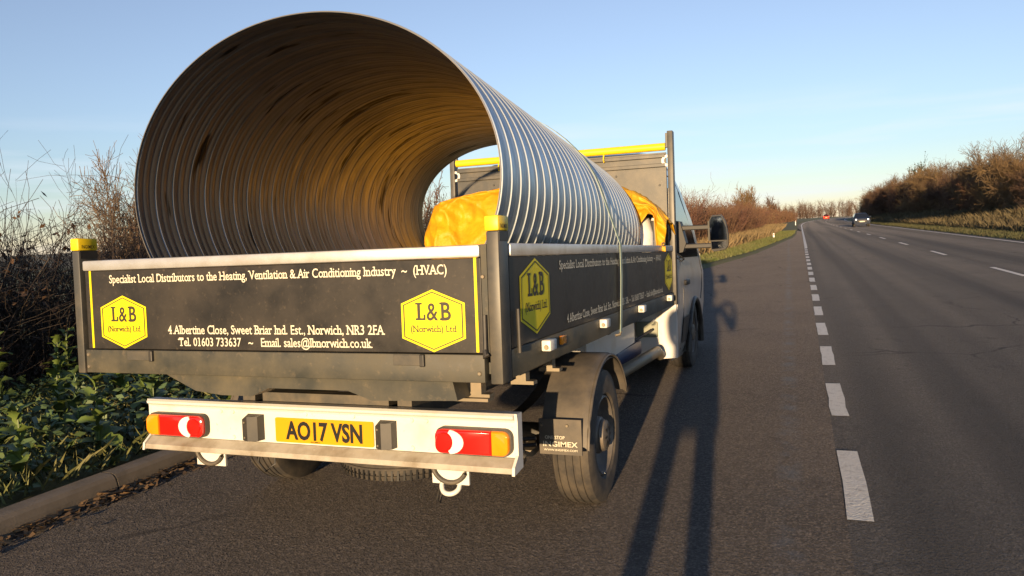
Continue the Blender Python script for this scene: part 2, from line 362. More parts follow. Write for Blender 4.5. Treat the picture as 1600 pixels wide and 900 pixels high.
bank = strip('grass_bank', M_verge, lambda y: [(10.98, -.01), (11.5, .06), (13, .12), (15, .45*hb(y)), (17.5, hb(y)), (24, hb(y)*1.1), (60, hb(y)*.6)]); struct(bank, 'grassy bank rising on the far side of the road', 'bank')

# kerb of separate stones
kerb = MB().box((-2.025, -30, -.05), (-1.90, 13.2, .03)).build('kerb', M_kerb); struct(kerb, 'concrete kerb along the lay-by edge', 'kerb')
kp = [(-1.885, -.03), (-1.897, .05), (-1.908, .085), (-1.925, .105), (-1.948, .112), (-2.025, .114), (-2.03, -.03)]
kst = {}
def kerb_stone(y0, L_):
    b = MB(); n = len(kp)
    b.prism([(x, 0, z) for x, z in kp], (0, .006, 0), (0, L_-.006, 0))
    o = b.build('kerb_stone', M_kerb, None); o.location = (random.uniform(-.008, .008), y0, random.uniform(-.005, .005)); o.rotation_euler = (0, 0, random.uniform(-.006, .006))
    setpar(o, kerb); return o
first = kerb_stone(-12.85+.0, .915)
for i in range(1, 28):
    o = first.copy(); COL.objects.link(o); o.location = (random.uniform(-.008, .008), -12.85+.915*i, random.uniform(-.005, .005)); o.rotation_euler = (0, 0, random.uniform(-.006, .006))

# ------------------------------------------------------------------ tipper truck
T = empty('tipper_truck', (0, YW, 0))
tag(T, 'dark tipper truck with yellow hexagon logos parked in the lay-by', 'truck')
RW = 1.0278
# --- bed
b = MB().box((-1.0, .03, .905), (1.0, 4.1, .948)); b.build('bed_floor', M_frame, T, bt)
tg = MB().box((-1.012, .0, .985), (.958, .028, 1.341), .003).build('tailgate', M_vinyl, T, bt)
MB().box((-1.013, -.012, 1.342), (.959, .034, 1.389), .008).build('tailgate_rail', M_alu, tg, bt, 40)
rear = lambda u, v: (u, -.003, v)
lettering('slogan_lettering', [('Specialist Local Distributors to the Heating, Ventilation & Air Conditioning Industry  ~  (HVAC)', -.02, 1.284, 1.683, .036)], rear, M_cream, tg)
lettering('address_lettering', [('4 Albertine Close, Sweet Briar Ind. Est., Norwich, NR3 2FA', .004, 1.055, 1.078, .037), ('Tel. 01603 733637   ~   Email. sales@lbnorwich.co.uk', .004, 1.003, .962, .036)], rear, M_cream, tg)
for sx0 in (-.984, .931): MB().prism([(sx0, 0, .99), (sx0+.011, 0, .99), (sx0+.011, 0, 1.341), (sx0, 0, 1.341)], (0, -.0022, 0), (0, .001, 0)).build('yellow_stripe', M_logo, tg, bt)
def hexloop(cu, cv, hw, hh, plane, k=1.0, sv=.56):
    return [plane(cu+a*hw*k, cv+c*hh*k) for a, c in ((0, 1), (1, sv), (1, -sv), (0, -1), (-1, -sv), (-1, sv))]
def slab_L_and_B(cu, cv, h, plane):
    """slab-serif L & B: the sans letters with slabs added"""
    b = MB(); w = h*.68
    def rect(u0, v0, u1, v1): b.add([plane(u0, v0), plane(u1, v0), plane(u1, v1), plane(u0, v1)], [(0, 1, 2, 3)])
    t = h*.15
    x = cu-h*1.08                                     # L
    rect(x+.12*h, cv+t*.8, x+.12*h+t*1.2, cv+h-t*.7); rect(x, cv, x+.62*h, cv+t*.8); rect(x, cv+h-t*.7, x+.42*h, cv+h); rect(x+.62*h-t*.75, cv+t*.8, x+.62*h, cv+.33*h)
    vs, fs = text_geo('&', h*.72, h*.98, .012); b.add([plane(cu+q[0]-.02*h, cv+q[1]) for q in vs], fs)
    x = cu+h*.44                                      # B
    rect(x, cv, x+.12*h, cv+t*.75); rect(x, cv+h-t*.75, x+.12*h, cv+h)
    vs, fs = text_geo('B', h*.6, h, .02); b.add([plane(x+.10*h+.3*h+q[0], cv+q[1]) for q in vs], fs)
    return b
def hexlogo(par, cu, cv, hw, hh, plane_at, sgn):
    """plane_at(d) gives a plane d metres proud of the panel"""
    MB().prism(hexloop(cu, cv, hw, hh, plane_at(0)), sgn*Vector((0, 0, 0)), [0, 0, 0]).build('logo_hexagon', M_logo, par, bt) if False else None
    b = MB(); b.add(hexloop(cu, cv, hw, hh, plane_at(.002)), [(0, 1, 2, 3, 4, 5)]); b.build('logo_hexagon', M_logo, par, bt)
    b = MB(); o1 = hexloop(cu, cv, hw, hh, plane_at(.0035), .93); i1 = hexloop(cu, cv, hw, hh, plane_at(.0035), .895)
    b.add(o1+i1, [(i, (i+1) % 6, 6+(i+1) % 6, 6+i) for i in range(6)]); b.build('logo_outline', M_dark, par, bt)
    slab_L_and_B(cu, cv+hh*.02, hw*.50, plane_at(.0035)).build('logo_lettering', M_dark, par, bt, orient=False)
    lettering('logo_lettering', [('(Norwich) Ltd', cu, cv-hh*.36, hw*1.42, hw*.19)], plane_at(.0035), M_dark, par)
for cu in (-.79, .756): hexlogo(tg, cu, 1.108, .134, .119, lambda d: (lambda u, v: (u, -d, v)), 1)
cm = MB().box((-1.017, -.012, .877), (.966, .05, .982), .004).build('rear_crossmember', M_frame, T, bt, 40)
for x0, x1 in ((-.765, -.635), (.586, .70)):
    MB().box((x0, -.017, .938), (x1, -.011, .979), .002).build('latch_plate', M_post, cm, bt)
    MB().box((x1+.002, -.026, .934), (x1+.022, -.008, .982), .004).build('latch_catch', M_black, cm, bt)
for x in (-1.0, .945):
    for z in (.905, .96) if x < 0 else (.912,):
        MB().lathe([(-.018, 0.0005), (-.018, .006), (-.014, .009), (-.011, .010)], (x, 0, z), 'y', 12).build('bolt', M_bracket, cm, bt, 40)
ch = MB().prism([(-.616, 0, .876), (.807, 0, .876), (.826, 0, .797), (.45, 0, .785), (.34, 0, .822), (-.05, 0, .822), (-.14, 0, .785), (-.30, 0, .785), (-.44, 0, .80)], (0, .04, 0), (0, .16, 0))
ch.build('rear_apron', M_frame, T, bt)
# corner posts with yellow caps
def post(x0, x1, side):
    p = MB().box((x0, -.004, .872), (x1, .094, 1.436), .005).build('corner_post', M_post, T, bt, 40)
    MB().box((x0-.004, -.008, 1.437), (x1+.004, .098, 1.494), .007).build('post_cap', M_yellow, p, bt, 40)
    MB().box((x0+.004, .002, 1.40), (x1+.002, .0965, 1.4365)).build('post_collar', M_black, p, bt)
    fx = x1+.005; lettering('cap_lettering', [('INGIMEX', .045, 1.447, .07, .016)], lambda u, v: (fx, u, v), M_dark, p)
    return p
post(-1.081, -1.038, -1); pr = post(.985, 1.034, 1)
MB().box((.961, -.002, .985), (.984, .03, 1.39)).build('hinge_strip', M_frame, T, bt)
lt = MB().tube([(.972, -.014, 1.13), (.972, -.016, 1.0)], .009, 8).build('tailgate_latch', M_black, T, bt, 40)
MB().tube([(.972, -.016, 1.0), (.976, -.028, .975), (.985, -.02, .985)], .010, 8).build('latch_hook', M_black, lt, bt, 40)
MB().lathe([(-.010, .0005), (-.010, .006), (-.004, .008)], (.968, 0, 1.27), 'y', 10).build('rivet', M_bracket, T, bt)
# side panels
for sg in (1, -1):
    xo = RW*sg
    sp = MB().box((xo-.027*sg, .112, .99), (xo, 4.06, 1.341), .003).build('side_panel', M_vinyl, T, bt)
    MB().box((xo-.034*sg, .112, 1.342), (xo+.010*sg, 4.06, 1.392), .008).build('side_rail', M_alu, sp, bt, 40)
    fr_ = MB().box((xo-.06*sg, .096, .88), (xo+.006*sg, 4.09, .988), .004).build('side_frame', M_frame, T, bt, 40)
    if sg > 0:
        pl = lambda d: (lambda u, v: (xo+d, u, v))
    else:
        pl = lambda d: (lambda u, v: (xo-d, 4.17-u, v))
    lettering('slogan_lettering', [('Specialist Local Distributors to the Heating, Ventilation & Air Conditioning Industry  ~  (HVAC)', 2.12, 1.276, 2.74, .04)], pl(.003), M_cream, sp)
    lettering('address_lettering', [('4 Albertine Close, Sweet Briar Ind. Est., Norwich, NR3 2FA  ~  Tel. 01603 733637  ~  Email. sales@lbnorwich.co.uk', 2.19, 1.022, 2.68, .04)], pl(.003), M_cream, sp)
    for c in (.408, 3.86): hexlogo(sp, c, 1.174, .19, .158, pl, sg)
    lh = MB().tube([(xo+.016*sg, .15, 1.14), (xo+.018*sg, .15, .97)], .008, 8).build('side_latch', M_black, T, bt, 40)
    for y in (.44, 1.44, 2.5, 3.68):
        q = MB().box((xo+.008*sg, y, .938), (xo+.05*sg, y+.09, .985), .006).build('side_marker_lamp', M_white, T, bt, 40)
        MB().lathe([(-.004, .0005), (-.004, .009), (.002, .012)], (xo+.03*sg, y, .955), 'y', 10).build('lamp_lens', M_bracket, q, bt)
    q = MB().box((xo+.007*sg, .70, .935), (xo+.022*sg, .77, .975), .004).build('side_reflector', M_amber, T, bt, 40)
# headboard
HY = 4.12
hbp = MB().box((-.99, HY, .95), (.99, HY+.03, 2.20)).build('headboard', M_post, T, bt)
for z in (2.09, 2.17): MB().box((-.985, HY-.022, z-.016), (.985, HY-.001, z+.016), .004).build('headboard_rib', M_post, hbp, bt)
tb = MB().tube([(-.985, HY-.02, 2.245), (.99, HY-.02, 2.245)], .033, 16).build('headboard_tube', M_yellow, T, bt, 60)
for x in (-.55, .45): MB().tube([(x, HY-.03, 2.22), (x, HY-.045, 2.17), (x, HY-.03, 2.15)], .006, 6).build('tube_hook', M_yellow, tb, bt)
for sg in (-1, 1):
    xa = 1.008 if sg > 0 else -1.055
    p = MB().box((xa, HY-.03, .88), (xa+.047, HY+.06, 2.378), .004).build('headboard_post', M_post, T, bt, 40)
    MB().box((xa-.03*sg+.01, HY-.0, 2.24), (xa-.03*sg+.035, HY+.03, 2.365), .003).build('post_slot', M_post, p, bt)
    prof = [(-.008, .028), (-.008, .050), (.008, .050), (.008, .028), (-.008, .028)]
    MB().lathe(prof, (xa+.047/2-.028*sg, HY-.012, 2.125), 'y', 20).build('cord_ring', M_white, hbp, bt, 40)
for x, z in ((.55, 2.02), (.93, 1.92), (-.62, 2.02), (-.93, 1.9), (.0, 1.98)):
    MB().lathe([(-.006, .0005), (-.006, .008), (.0, .010)], (x, HY, z), 'y', 10).build('bolt', M_black, hbp, bt)
MB().box((-.88, HY-.004, 1.89), (-.62, HY-.001, 1.95)).build('headboard_sticker', M_sack, hbp, bt)
# --- light bar
BY = .2912
def barprof(x0, x1):
    pr_ = [(BY+.05, .70), (BY-.012, .703), (BY-.026, .694), (BY-.024, .684), (BY-.004, .672), (BY, .664), (BY, .52), (BY+.05, .50)]
    return MB().prism([(0, y, z) for y, z in pr_], (x0, 0, 0), (x1, 0, 0))
bar = barprof(-.962, .962).build('light_bar', M_white, T, bt)
for x in (-.962, .962):
    s_ = 1 if x > 0 else -1
    MB().prism([(x, BY+.05, .70), (x, BY-.01, .702), (x, BY-.002, .67), (x, BY-.002, .53), (x, BY-.050, .492), (x, BY-.055, .459), (x, BY+.05, .47)], (0, 0, 0), (.012*s_, 0, 0)).build('bar_end_plate', M_white, bar, bt)
MB().prism([(0, BY+.05, .50), (0, BY-.001, .518), (0, BY-.046, .487), (0, BY-.051, .466), (0, BY-.043, .462), (0, BY+.05, .478)], (-.961, 0, 0), (.961, 0, 0)).build('bar_ledge', mat('dirty_shaded_white', (.36, .33, .27), .5, var=(7, (.20, .165, .115), .42, .72, 8), var2=(50, (.42, .39, .33), .6, .8)), bar, bt)  # ledge is dirty white; its dimmer lighting is put into the colour too
for x, z in ((-.46, .655), (-.53, .655), (-.46, .535), (.56, .655), (.49, .655), (.49, .535), (-.05, .66), (.2, .66)):
    MB().lathe([(-.006, .0005), (-.006, .008), (.0, .011)], (x, BY, z), 'y', 12).build('bolt', M_white, bar, bt, 40)
def rounded(x0, x1, z0, z1, r, n=5):
    pts = []
    for cx_, cz_, a0 in ((x1-r, z1-r, 0), (x0+r, z1-r, 90), (x0+r, z0+r, 180), (x1-r, z0+r, 270)):
        for k in range(n+1): a = rad(a0+90*k/n); pts.append((cx_+r*math.cos(a), cz_+r*math.sin(a)))
    return pts
def lamp(x0, x1, z0, z1, s_):
    pts = rounded(x0, x1, z0, z1, .035)
    body_ = MB().prism([(x, BY, z) for x, z in pts], (0, -.028, 0), (0, .0, 0)).build('rear_lamp', M_black, T, bt, 40)
    def sec(name, m, xa, xb, inset=.006, d=.052):
        a = [(min(max(x, xa), xb), z) for x, z in rounded(x0+inset, x1-inset, z0+inset, z1-inset, .03)]
        aa = []
        for q in a:
            if not aa or (abs(q[0]-aa[-1][0])+abs(q[1]-aa[-1][1])) > 1e-5: aa.append(q)
        cx_, cz_ = sum(q[0] for q in aa)/len(aa), sum(q[1] for q in aa)/len(aa)
        bb = MB(); n = len(aa)
        base = [(x, BY-.027, z) for x, z in aa]; mid = [(x, BY-d+.006, z) for x, z in aa]; top = [(cx_+(x-cx_)*.93, BY-d, cz_+(z-cz_)*.86) for x, z in aa]
        bb.add(base+mid+top, [(i, (i+1) % n, n+(i+1) % n, n+i) for i in range(n)]+[(n+i, n+(i+1) % n, 2*n+(i+1) % n, 2*n+i) for i in range(n)]+[tuple(range(2*n, 3*n))])
        return bb.build(name, m, body_, bt, 50)
    xo, xi = (x1, x0) if s_ > 0 else (x0, x1)
    w = x1-x0; cut = xo-s_*.235*w
    sec('indicator_lens', M_amber, min(cut, xo), max(cut, xo)); sec('tail_lens', M_red, min(cut-s_*.002, xi), max(cut-s_*.002, xi))
    # round stop lens and white crescent beside it
    cr = xi+s_*.145*w; cz_ = (z0+z1)/2; R_ = .040
    MB().lathe([(-.058, .0005), (-.0575, .018), (-.056, R_-.004), (-.05, R_)], (cr, BY, cz_), 'y', 24).build('stop_lens', M_red, body_, bt, 50)
    outer = [(cr+s_*(.024+.066*math.cos(a)), cz_+.050*math.sin(a)) for a in np.linspace(-1.5, 1.5, 13)]
    inner = [(cr+s_*(.041*math.cos(a)), cz_+.043*math.sin(a)) for a in np.linspace(1.05, -1.05, 13)]
    MB().prism([(x, BY, z) for x, z in outer+inner], (0, -.0555, 0), (0, -.045, 0)).build('reversing_lens', M_clear, body_, bt)
    return body_
lamp(-.952, -.60, .528, .640, -1); lamp(.614, .955, .528, .640, 1)
pl_ = MB().prism([(x, BY, z) for x, z in rounded(-.217, .302, .527, .640, .008, 2)], (0, -.006, 0), (0, -.001, 0)).build('number_plate', M_plate, T, bt)
lettering('plate_lettering', [('AO17 VSN', .043, .545, .405, .078)], lambda u, v: (u, BY-.0075, v), M_platetxt, pl_)
lettering('plate_lettering', [('INGIMEX', .0, .531, .05, .006)], lambda u, v: (u, BY-.0075, v), M_platetxt, pl_)
for x0, x1 in ((-.372, -.282), (.334, .415)):
    q = MB().prism([(x0, BY-.002, .532), (x1, BY-.002, .532), (x1, BY-.002, .647), (x0, BY-.002, .647)], (0, 0, 0), (0, .002, 0))
    q = MB(); xm = x0+(x1-x0)*.45
    q.add([(x0, BY, .532), (x1, BY, .532), (x1, BY, .650), (x0, BY, .650), (x0, BY-.045, .535), (xm, BY-.062, .534), (x1, BY-.05, .535), (x1, BY-.05, .648), (xm, BY-.062, .648), (x0, BY-.045, .632)],
          [(0, 1, 2, 3), (4, 5, 8, 9), (5, 6, 7, 8), (0, 4, 9, 3), (1, 2, 7, 6), (3, 9, 8, 7, 2), (0, 1, 6, 5, 4)])
    q = q.build('plate_lamp', M_black, T, bt)
    for z in (.55, .62): MB().lathe([(-.004, .0005), (-.004, .004), (0, .005)], (xm-.02, BY-.055, z), 'y', 8).build('screw', M_bracket, q, bt)
# brackets and towing eyes below the bar
for x, big in ((-.60, False), (.665, True)):
    q = MB().box((x-.085, BY-.004, .392), (x+.085, BY+.008, .49)).build('tow_bracket', M_white, T, bt)
    MB().tube([(x+.078*math.cos(a), BY-.012, .475+.075*math.sin(a)) for a in np.linspace(math.pi, 2*math.pi, 15)], .010, 8).build('tow_ring', M_chass, q, bt, 60)
    if big: MB().tube([(x-.042*math.cos(a)*(1.0), BY+.002-.03*math.sin(a), .402-.045*math.sin(a)**.6) for a in np.linspace(0, math.pi, 15)], .011, 8).build('tow_eye', M_white, q, bt, 60)
MB().tube([(-.35, BY+.05, .47), (-.36, BY+.04, .41), (-.31, BY+.03, .372), (-.265, BY+.04, .41), (-.27, BY+.05, .47)], .005, 6).build('hanging_cable', M_black, T, bt, 60)
MB().tube([(.62, BY+.03, .45), (.60, BY+.02, .36), (.585, BY+.02, .315), (.60, BY+.02, .30), (.61, BY+.03, .37)], .005, 6).build('hanging_cable', M_black, T, bt, 60)
# chassis
for x in (-.42, .42): MB().box((x-.035, .36, .62), (x+.035, 6.2, .78)).build('chassis_rail', M_chass, T, bt)
for x in (-.36, .36): MB().box((x-.03, .22, .79), (x+.03, 4.05, .90)).build('tipper_subframe', M_frame, T, bt)
for y in (.4, 1.1, 2.0, 3.0, 3.9): MB().box((-.95, y, .84), (.95, y+.06, .902)).build('cross_bearer', M_frame, T, bt)
MB().box((-.34, .36, .60), (.34, .44, .74)).build('rear_chassis_beam', M_chass, T, bt)
for x, y in ((.86, .17), (.93, .5), (.93, .88)):
    q = MB().prism([(x-.035, y, .868), (x+.01, y, .868), (x+.01, y, .80), (x+.045, y, .80), (x+.045, y, .785), (x-.06, y, .785), (x-.06, y, .797), (x-.035, y, .81)], (0, 0, 0), (0, .05, 0)).build('body_bracket', M_bracket, T, bt)
MB().box((.60, .14, .776), (.91, .20, .788)).build('latch_bar', M_bracket, T, bt)
MB().tube([(-.9, YW, .355), (.9, YW, .355)], .06, 14).build('rear_axle', M_chass, T, ident, 60)
for x in (-.55, .55):
    MB().grid(lambda u, v: (x-.035+.07*v, .75+1.35*u, .46+.13*(2*u-1)**2), 10, 1).build('leaf_spring', M_chass, T)
MB().box((.72, .95, .36), (.80, 1.25, .39)).build('spring_plate', M_bracket, T)
MB().tube([(.70, .75, .47), (.84, .72, .43), (.80, .80, .38), (.66, .9, .41)], .016, 8).build('brake_hose', M_black, T, ident, 60)
for zt in (.0, .03): MB().tube([(.30, .62, .60-zt), (.62, .66, .50-zt), (.9, .72, .52-zt)], .010, 6).build('cable_loom', M_black, T, ident, 60)
# wheels
def tyre_mesh(w=.215, R_=.362, rim=.21):
    h = w/2; p = [(-h*.72, rim), (-h*.95, rim+.02), (-h, rim+.07), (-h*.97, R_-.045), (-h*.86, R_-.013)]
    for g in (-.55, -.18, .18, .55):
        p += [(h*g-.007, R_-.002), (h*g-.005, R_-.010), (h*g+.005, R_-.010), (h*g+.007, R_-.002)]
    p += [(h*.86, R_-.013), (h*.97, R_-.045), (h, rim+.07), (h*.95, rim+.02), (h*.72, rim)]
    return p
def wheel(name, x, y, sgn, R_=.362, dual=False, par=T):
    c = (x, y, R_); w = empty(name, c); setpar(w, par); w.location = (0, 0, 0)
    # Empty kept at the parent origin frame; meshes carry world coordinates
    MB().lathe(tyre_mesh(R_=R_), c, 'x', 56, True).build('tyre', M_rub, w, ident, 35)
    s_ = sgn
    disc = [(s_*.088, .214), (s_*.094, .205), (s_*.075, .198), (s_*.045, .185), (s_*.02, .16), (s_*.012, .125), (s_*.030, .105), (s_*.072, .098), (s_*.080, .086), (s_*.083, .04), (s_*.083, .0005)]
    MB().lathe(disc, c, 'x', 40).build('rim', M_rim, w, ident, 50)
    hub = MB()
    for k in range(8):
        a = 2*math.pi*k/8; ca, sa = math.cos(a), math.sin(a); ring = []
        for t in np.linspace(0, 2*math.pi, 10, endpoint=False):
            rr, tt = .145+.022*math.cos(t), .020*math.sin(t); ring.append((x+s_*(.0185+max(0, (rr-.125))*.22), y+rr*ca-tt*sa, R_+rr*sa+tt*ca))
        hub.add(ring, [tuple(range(10))])
    hub.build('vent_holes', M_platetxt, w, ident)
    cap = MB().lathe([(s_*.083, .088), (s_*.104, .080), (s_*.112, .06), (s_*.114, .0005)], c, 'x', 28).build('hub_cap', M_rim, w, ident, 40)
    sl_ = MB()
    for k in range(8):
        a = 2*math.pi*k/8; ca, sa = math.cos(a), math.sin(a); ring = []
        for t in np.linspace(0, 2*math.pi, 8, endpoint=False):
            rr, tt = .048+.020*math.cos(t), .007*math.sin(t); ring.append((x+s_*(.1155-max(0, rr-.055)*.15), y+rr*ca-tt*sa, R_+rr*sa+tt*ca))
        sl_.add(ring, [tuple(range(8))])
    sl_.build('hub_cap_slots', M_platetxt, w, ident)
    return w
wheel('wheel', .962, YW, 1); wheel('wheel', -.962, YW, -1)
wheel('wheel', .915, YW+4.035, 1); wheel('wheel', -.915, YW+4.035, -1)
sw = empty('spare_wheel', (0, 0, 0)); setpar(sw, T); sw.location = (0, 0, 0)
MB().lathe([(a, r) for a, r in tyre_mesh(.205, .355)], (.08, .98, .375), 'z', 56, True).build('tyre', M_rub, sw, ident, 35)
tread = MB()
for k in range(72):
    a = 2*math.pi*k/72; ca, sa = math.cos(a), math.sin(a)
    for zz in (-.085, .035):
        P = [(.08+r*math.cos(a+d), .98+r*math.sin(a+d), .375+zz+dz) for r, d, dz in ((.3565, -.012, 0), (.3565, .012, 0), (.349, .012, .05), (.349, -.012, .05))]
        tread.add([(.08+.3562*math.cos(a-.014), .98+.3562*math.sin(a-.014), .375+zz), (.08+.3562*math.cos(a+.014), .98+.3562*math.sin(a+.014), .375+zz), (.08+.3562*math.cos(a+.022), .98+.3562*math.sin(a+.022), .375+zz+.05), (.08+.3562*math.cos(a-.006), .98+.3562*math.sin(a-.006), .375+zz+.05)], [(0, 1, 2, 3)])
tread.build('tread_sipes', M_platetxt, sw, ident, kind='stuff')
MB().lathe([(-.07, .205), (-.03, .19), (-.02, .10), (-.04, .09), (-.04, .0005)], (.08, .98, .375), 'z', 32).build('rim', M_rim, sw, ident, 40)
# mudguards
for sg in (1, -1):
    def arc(u, v):
        a = rad(8+150*u); r_ = .455; yy = YW+.01 - r_*math.cos(a)*1.02; zz = .36+r_*math.sin(a)*.98
        return (sg*(.845+.245*v), yy, zz)
    g = MB(); g.grid(lambda u, v: (lambda q: (q[0], q[1], q[2]+(-.03*max(0, v-.9)*10*.6)))(arc(u, v)), 26, 10)
    # inner skin so that it has thickness
    g.grid(lambda u, v: (lambda q: (q[0], YW+(q[1]-YW)*.975, .36+(q[2]-.36)*.975-(.03*max(0, v-.9)*10*.6)))(arc(u, v)), 26, 10)
    guard = g.build('mudguard', M_guard, T, ident, 50)
    lip = [arc(u, 1.0) for u in np.linspace(0, 1, 27)]
    MB().tube([(q[0]-.004*sg, q[1], q[2]-.012) for q in lip], .008, 6).build('guard_lip', M_guard, guard, ident, 60) if sg else None
    xa, xb = sorted((sg*.845, sg*1.06)); yf = YW-.465
    MB().box((xa, yf-.004, .385), (xb, yf+.006, .56)).build('mud_flap', M_guard, guard)
    for x in (.86, .99): MB().lathe([(-.012, .0005), (-.012, .006), (-.003, .009)], (sg*x, yf, .53), 'y', 10).build('bolt', M_bracket, guard)
    if sg > 0: lettering('flap_lettering', [('ONE STOP', .925, .462, .10, .016), ('INGIMEX', .952, .425, .175, .025), ('WWW.INGIMEX.COM', .952, .403, .17, .010)], lambda u, v: (u, yf-.006, v), M_cream, guard, ident)
    MB().box((sg*.62, YW-.03, .80), (sg*.84, YW+.03, .83)).build('guard_stay', M_chass, guard)
# side guards and lockers between the axles
MB().prism([(.60, 2.02, .90), (.60, 3.5, .88), (.60, 3.5, .62), (.60, 2.5, .60), (.60, 2.02, .70)], (0, 0, 0), (.20, 0, 0)).build('side_locker', M_white, T, bt)
MB().box((.70, 2.1, .52), (.73, 2.35, .72)).build('locker_bracket', M_white, T, bt)
MB().tube([(.55, 2.6, .50), (.86, 2.62, .50), (.9, 3.5, .50), (.9, 3.95, .49), (.9, 4.08, .44)], .045, 12).build('side_guard_tube', M_bracket, T, bt, 60)
MB().box((.45, 3.0, .47), (.78, 3.9, .60), .03).build('reservoir', M_blue, T, bt, 40)
MB().tube([(.62, 3.55, .66), (.74, 3.75, .60), (.83, 4.1, .66)], .012, 6).build('cable_loom', M_black, T, bt, 60)
# --- cab
cabY0 = 4.27
side = [(cabY0, .40), (cabY0, 2.05), (cabY0+.10, 2.24), (4.75, 2.30), (5.25, 2.28), (5.55, 2.16), (6.42, 1.50), (6.85, 1.30), (7.02, 1.08), (7.06, .62), (7.0, .32), (6.1, .30), (4.9, .30)]
def halfw(z, y):
    w = float(np.interp(z, [.3, .45, .75, 1.1, 1.22, 1.6, 2.0, 2.2, 2.32], [.94, 1.0, 1.03, 1.035, 1.01, .945, .87, .80, .66]))
    return w*float(np.interp(y, [4.2, 6.2, 6.7, 7.1], [1, 1, .95, .80]))
def cab_mesh():
    # dense side outline, then inset loops towards the middle
    P = []
    for i in range(len(side)):
        a, c = Vector(side[i]), Vector(side[(i+1) % len(side)]); n = max(1, int((c-a).length/.14))
        for k in range(n): P.append(a.lerp(c, k/n))
    n = len(P); b = MB(); cy, cz = 5.5, 1.2
    rows = []
    for fx, sc in ((-1, .93), (-1, .985), (-.94, 1.0), (-.5, 1.004), (0, 1.006), (.5, 1.004), (.94, 1.0), (1, .985), (1, .93)):
        rows.append([(halfw(cz+(q.y-cz)*sc, q.x)*fx, cy+(q.x-cy)*(sc if sc < .95 else 1-(1-sc)*.5), cz+(q.y-cz)*sc) for q in P])
    m = len(rows)
    b.add([q for r_ in rows for q in r_], [(i*n+k, i*n+(k+1) % n, (i+1)*n+(k+1) % n, (i+1)*n+k) for i in range(m-1) for k in range(n)])
    # side skins: fill from the outline inward in strips by height so the flank follows halfw
    for sg in (-1, 1):
        ys = np.linspace(4.3, 6.98, 28)
        def top(y): return float(np.interp(y, [4.27, 4.37, 4.75, 5.25, 5.55, 6.42, 6.85, 7.02], [2.0, 2.14, 2.2, 2.18, 2.08, 1.46, 1.27, 1.06]))
        def bot(y):
            d_ = (y-(YW+4.05))/.46
            return .36 if abs(d_) >= 1 else .36+.46*math.sqrt(1-d_*d_)*1.02
        b.grid(lambda u, v: (lambda y: (lambda z: (sg*(halfw(z, y)+.002), y, z))(bot(y)+(top(y)-bot(y))*v))(4.275+2.72*u), 40, 22)
    return b
cabp = cab_mesh().build('cab', M_cab, T, bt, 40)
MB().box((-.99, cabY0-.012, .42), (.99, cabY0-.002, 1.9)).build('cab_back_panel', M_cabwhite, cabp, bt)
MB().box((.66, cabY0-.03, .58), (.86, cabY0-.012, .72), .012).build('fuel_flap', mat('flap_grey', (.22, .23, .17), .6), cabp, bt, 40)
MB().prism([(0.90, cabY0-.05, .39), (1.03, cabY0-.05, .40), (1.03, cabY0-.05, .88), (.90, cabY0-.05, .84)], (0, 0, 0), (0, .06, 0)).build('cab_corner_panel', M_cabwhite, cabp, bt)
for sg in (-1, 1):
    fx = lambda z, y, d=.008: sg*(halfw(z, y)+d)
    def pane(u, v):
        y = 4.72+u*(1.05+.28*(1-v)); z = 1.28+v*.80; z = min(z, float(np.interp(y, [4.7, 5.35, 6.2], [2.08, 2.02, 1.34]))); return (fx(z, y), y, z)
    MB().grid(pane, 14, 10).build('door_window', M_glass, cabp, bt, 40)
    dl_ = [(4.66, .42), (4.66, 2.10), (5.45, 2.08), (6.12, 1.30), (6.05, .95), (5.92, .80)]
    pts = []
    for i in range(len(dl_)-1):
        for k in range(6): y = dl_[i][0]+(dl_[i+1][0]-dl_[i][0])*k/6; z = dl_[i][1]+(dl_[i+1][1]-dl_[i][1])*k/6; pts.append((fx(z, y, .003), y, z))
    MB().tube(pts, .005, 5).build('door_seam', M_black, cabp, bt)
    MB().box((sg*1.03, 4.72, 1.02), (sg*1.065, 4.92, 1.07), .008).build('door_handle', M_black, cabp, bt, 40)
    MB().grid(lambda u, v: (fx(.48+.24*v, 4.62+.6*u, .012), 4.62+.55*u, .48+.24*v), 8, 4).build('door_moulding', M_black, cabp, bt)
    lip = [(sg*1.035, YW+4.05+.49*math.cos(a), .36+.49*math.sin(a)) for a in np.linspace(0, math.pi, 20)]
    MB().tube(lip, .028, 8).build('wheel_arch', M_black, cabp, bt, 60)
    MB().grid(lambda u, v: (sg*(.62+.41*v), YW+4.05+.475*math.cos(math.pi*u), .36+.475*math.sin(math.pi*u)), 16, 2).build('arch_liner', M_black, cabp, bt)
    lampq = MB().grid(lambda u, v: (sg*(.55+.42*u), 6.98-.30*u**2-.16*v, .95+.28*v+.08*u), 6, 4).build('headlamp', M_clear, cabp, bt, 40)
ws = MB().grid(lambda u, v: ((-.8+1.6*u)*(1-.12*v), 6.40-.84*v-.10*(2*u-1)**2+.03, 1.54+.60*v), 10, 6).build('windscreen', M_glass, cabp, bt, 40)
MB().box((-.55, 6.99, .62), (.55, 7.085, .90), .03).build('grille', M_black, cabp, bt, 40)
MB().box((-.93, 6.80, .33), (.93, 7.12, .56), .05).build('front_bumper', M_black, cabp, bt, 40)
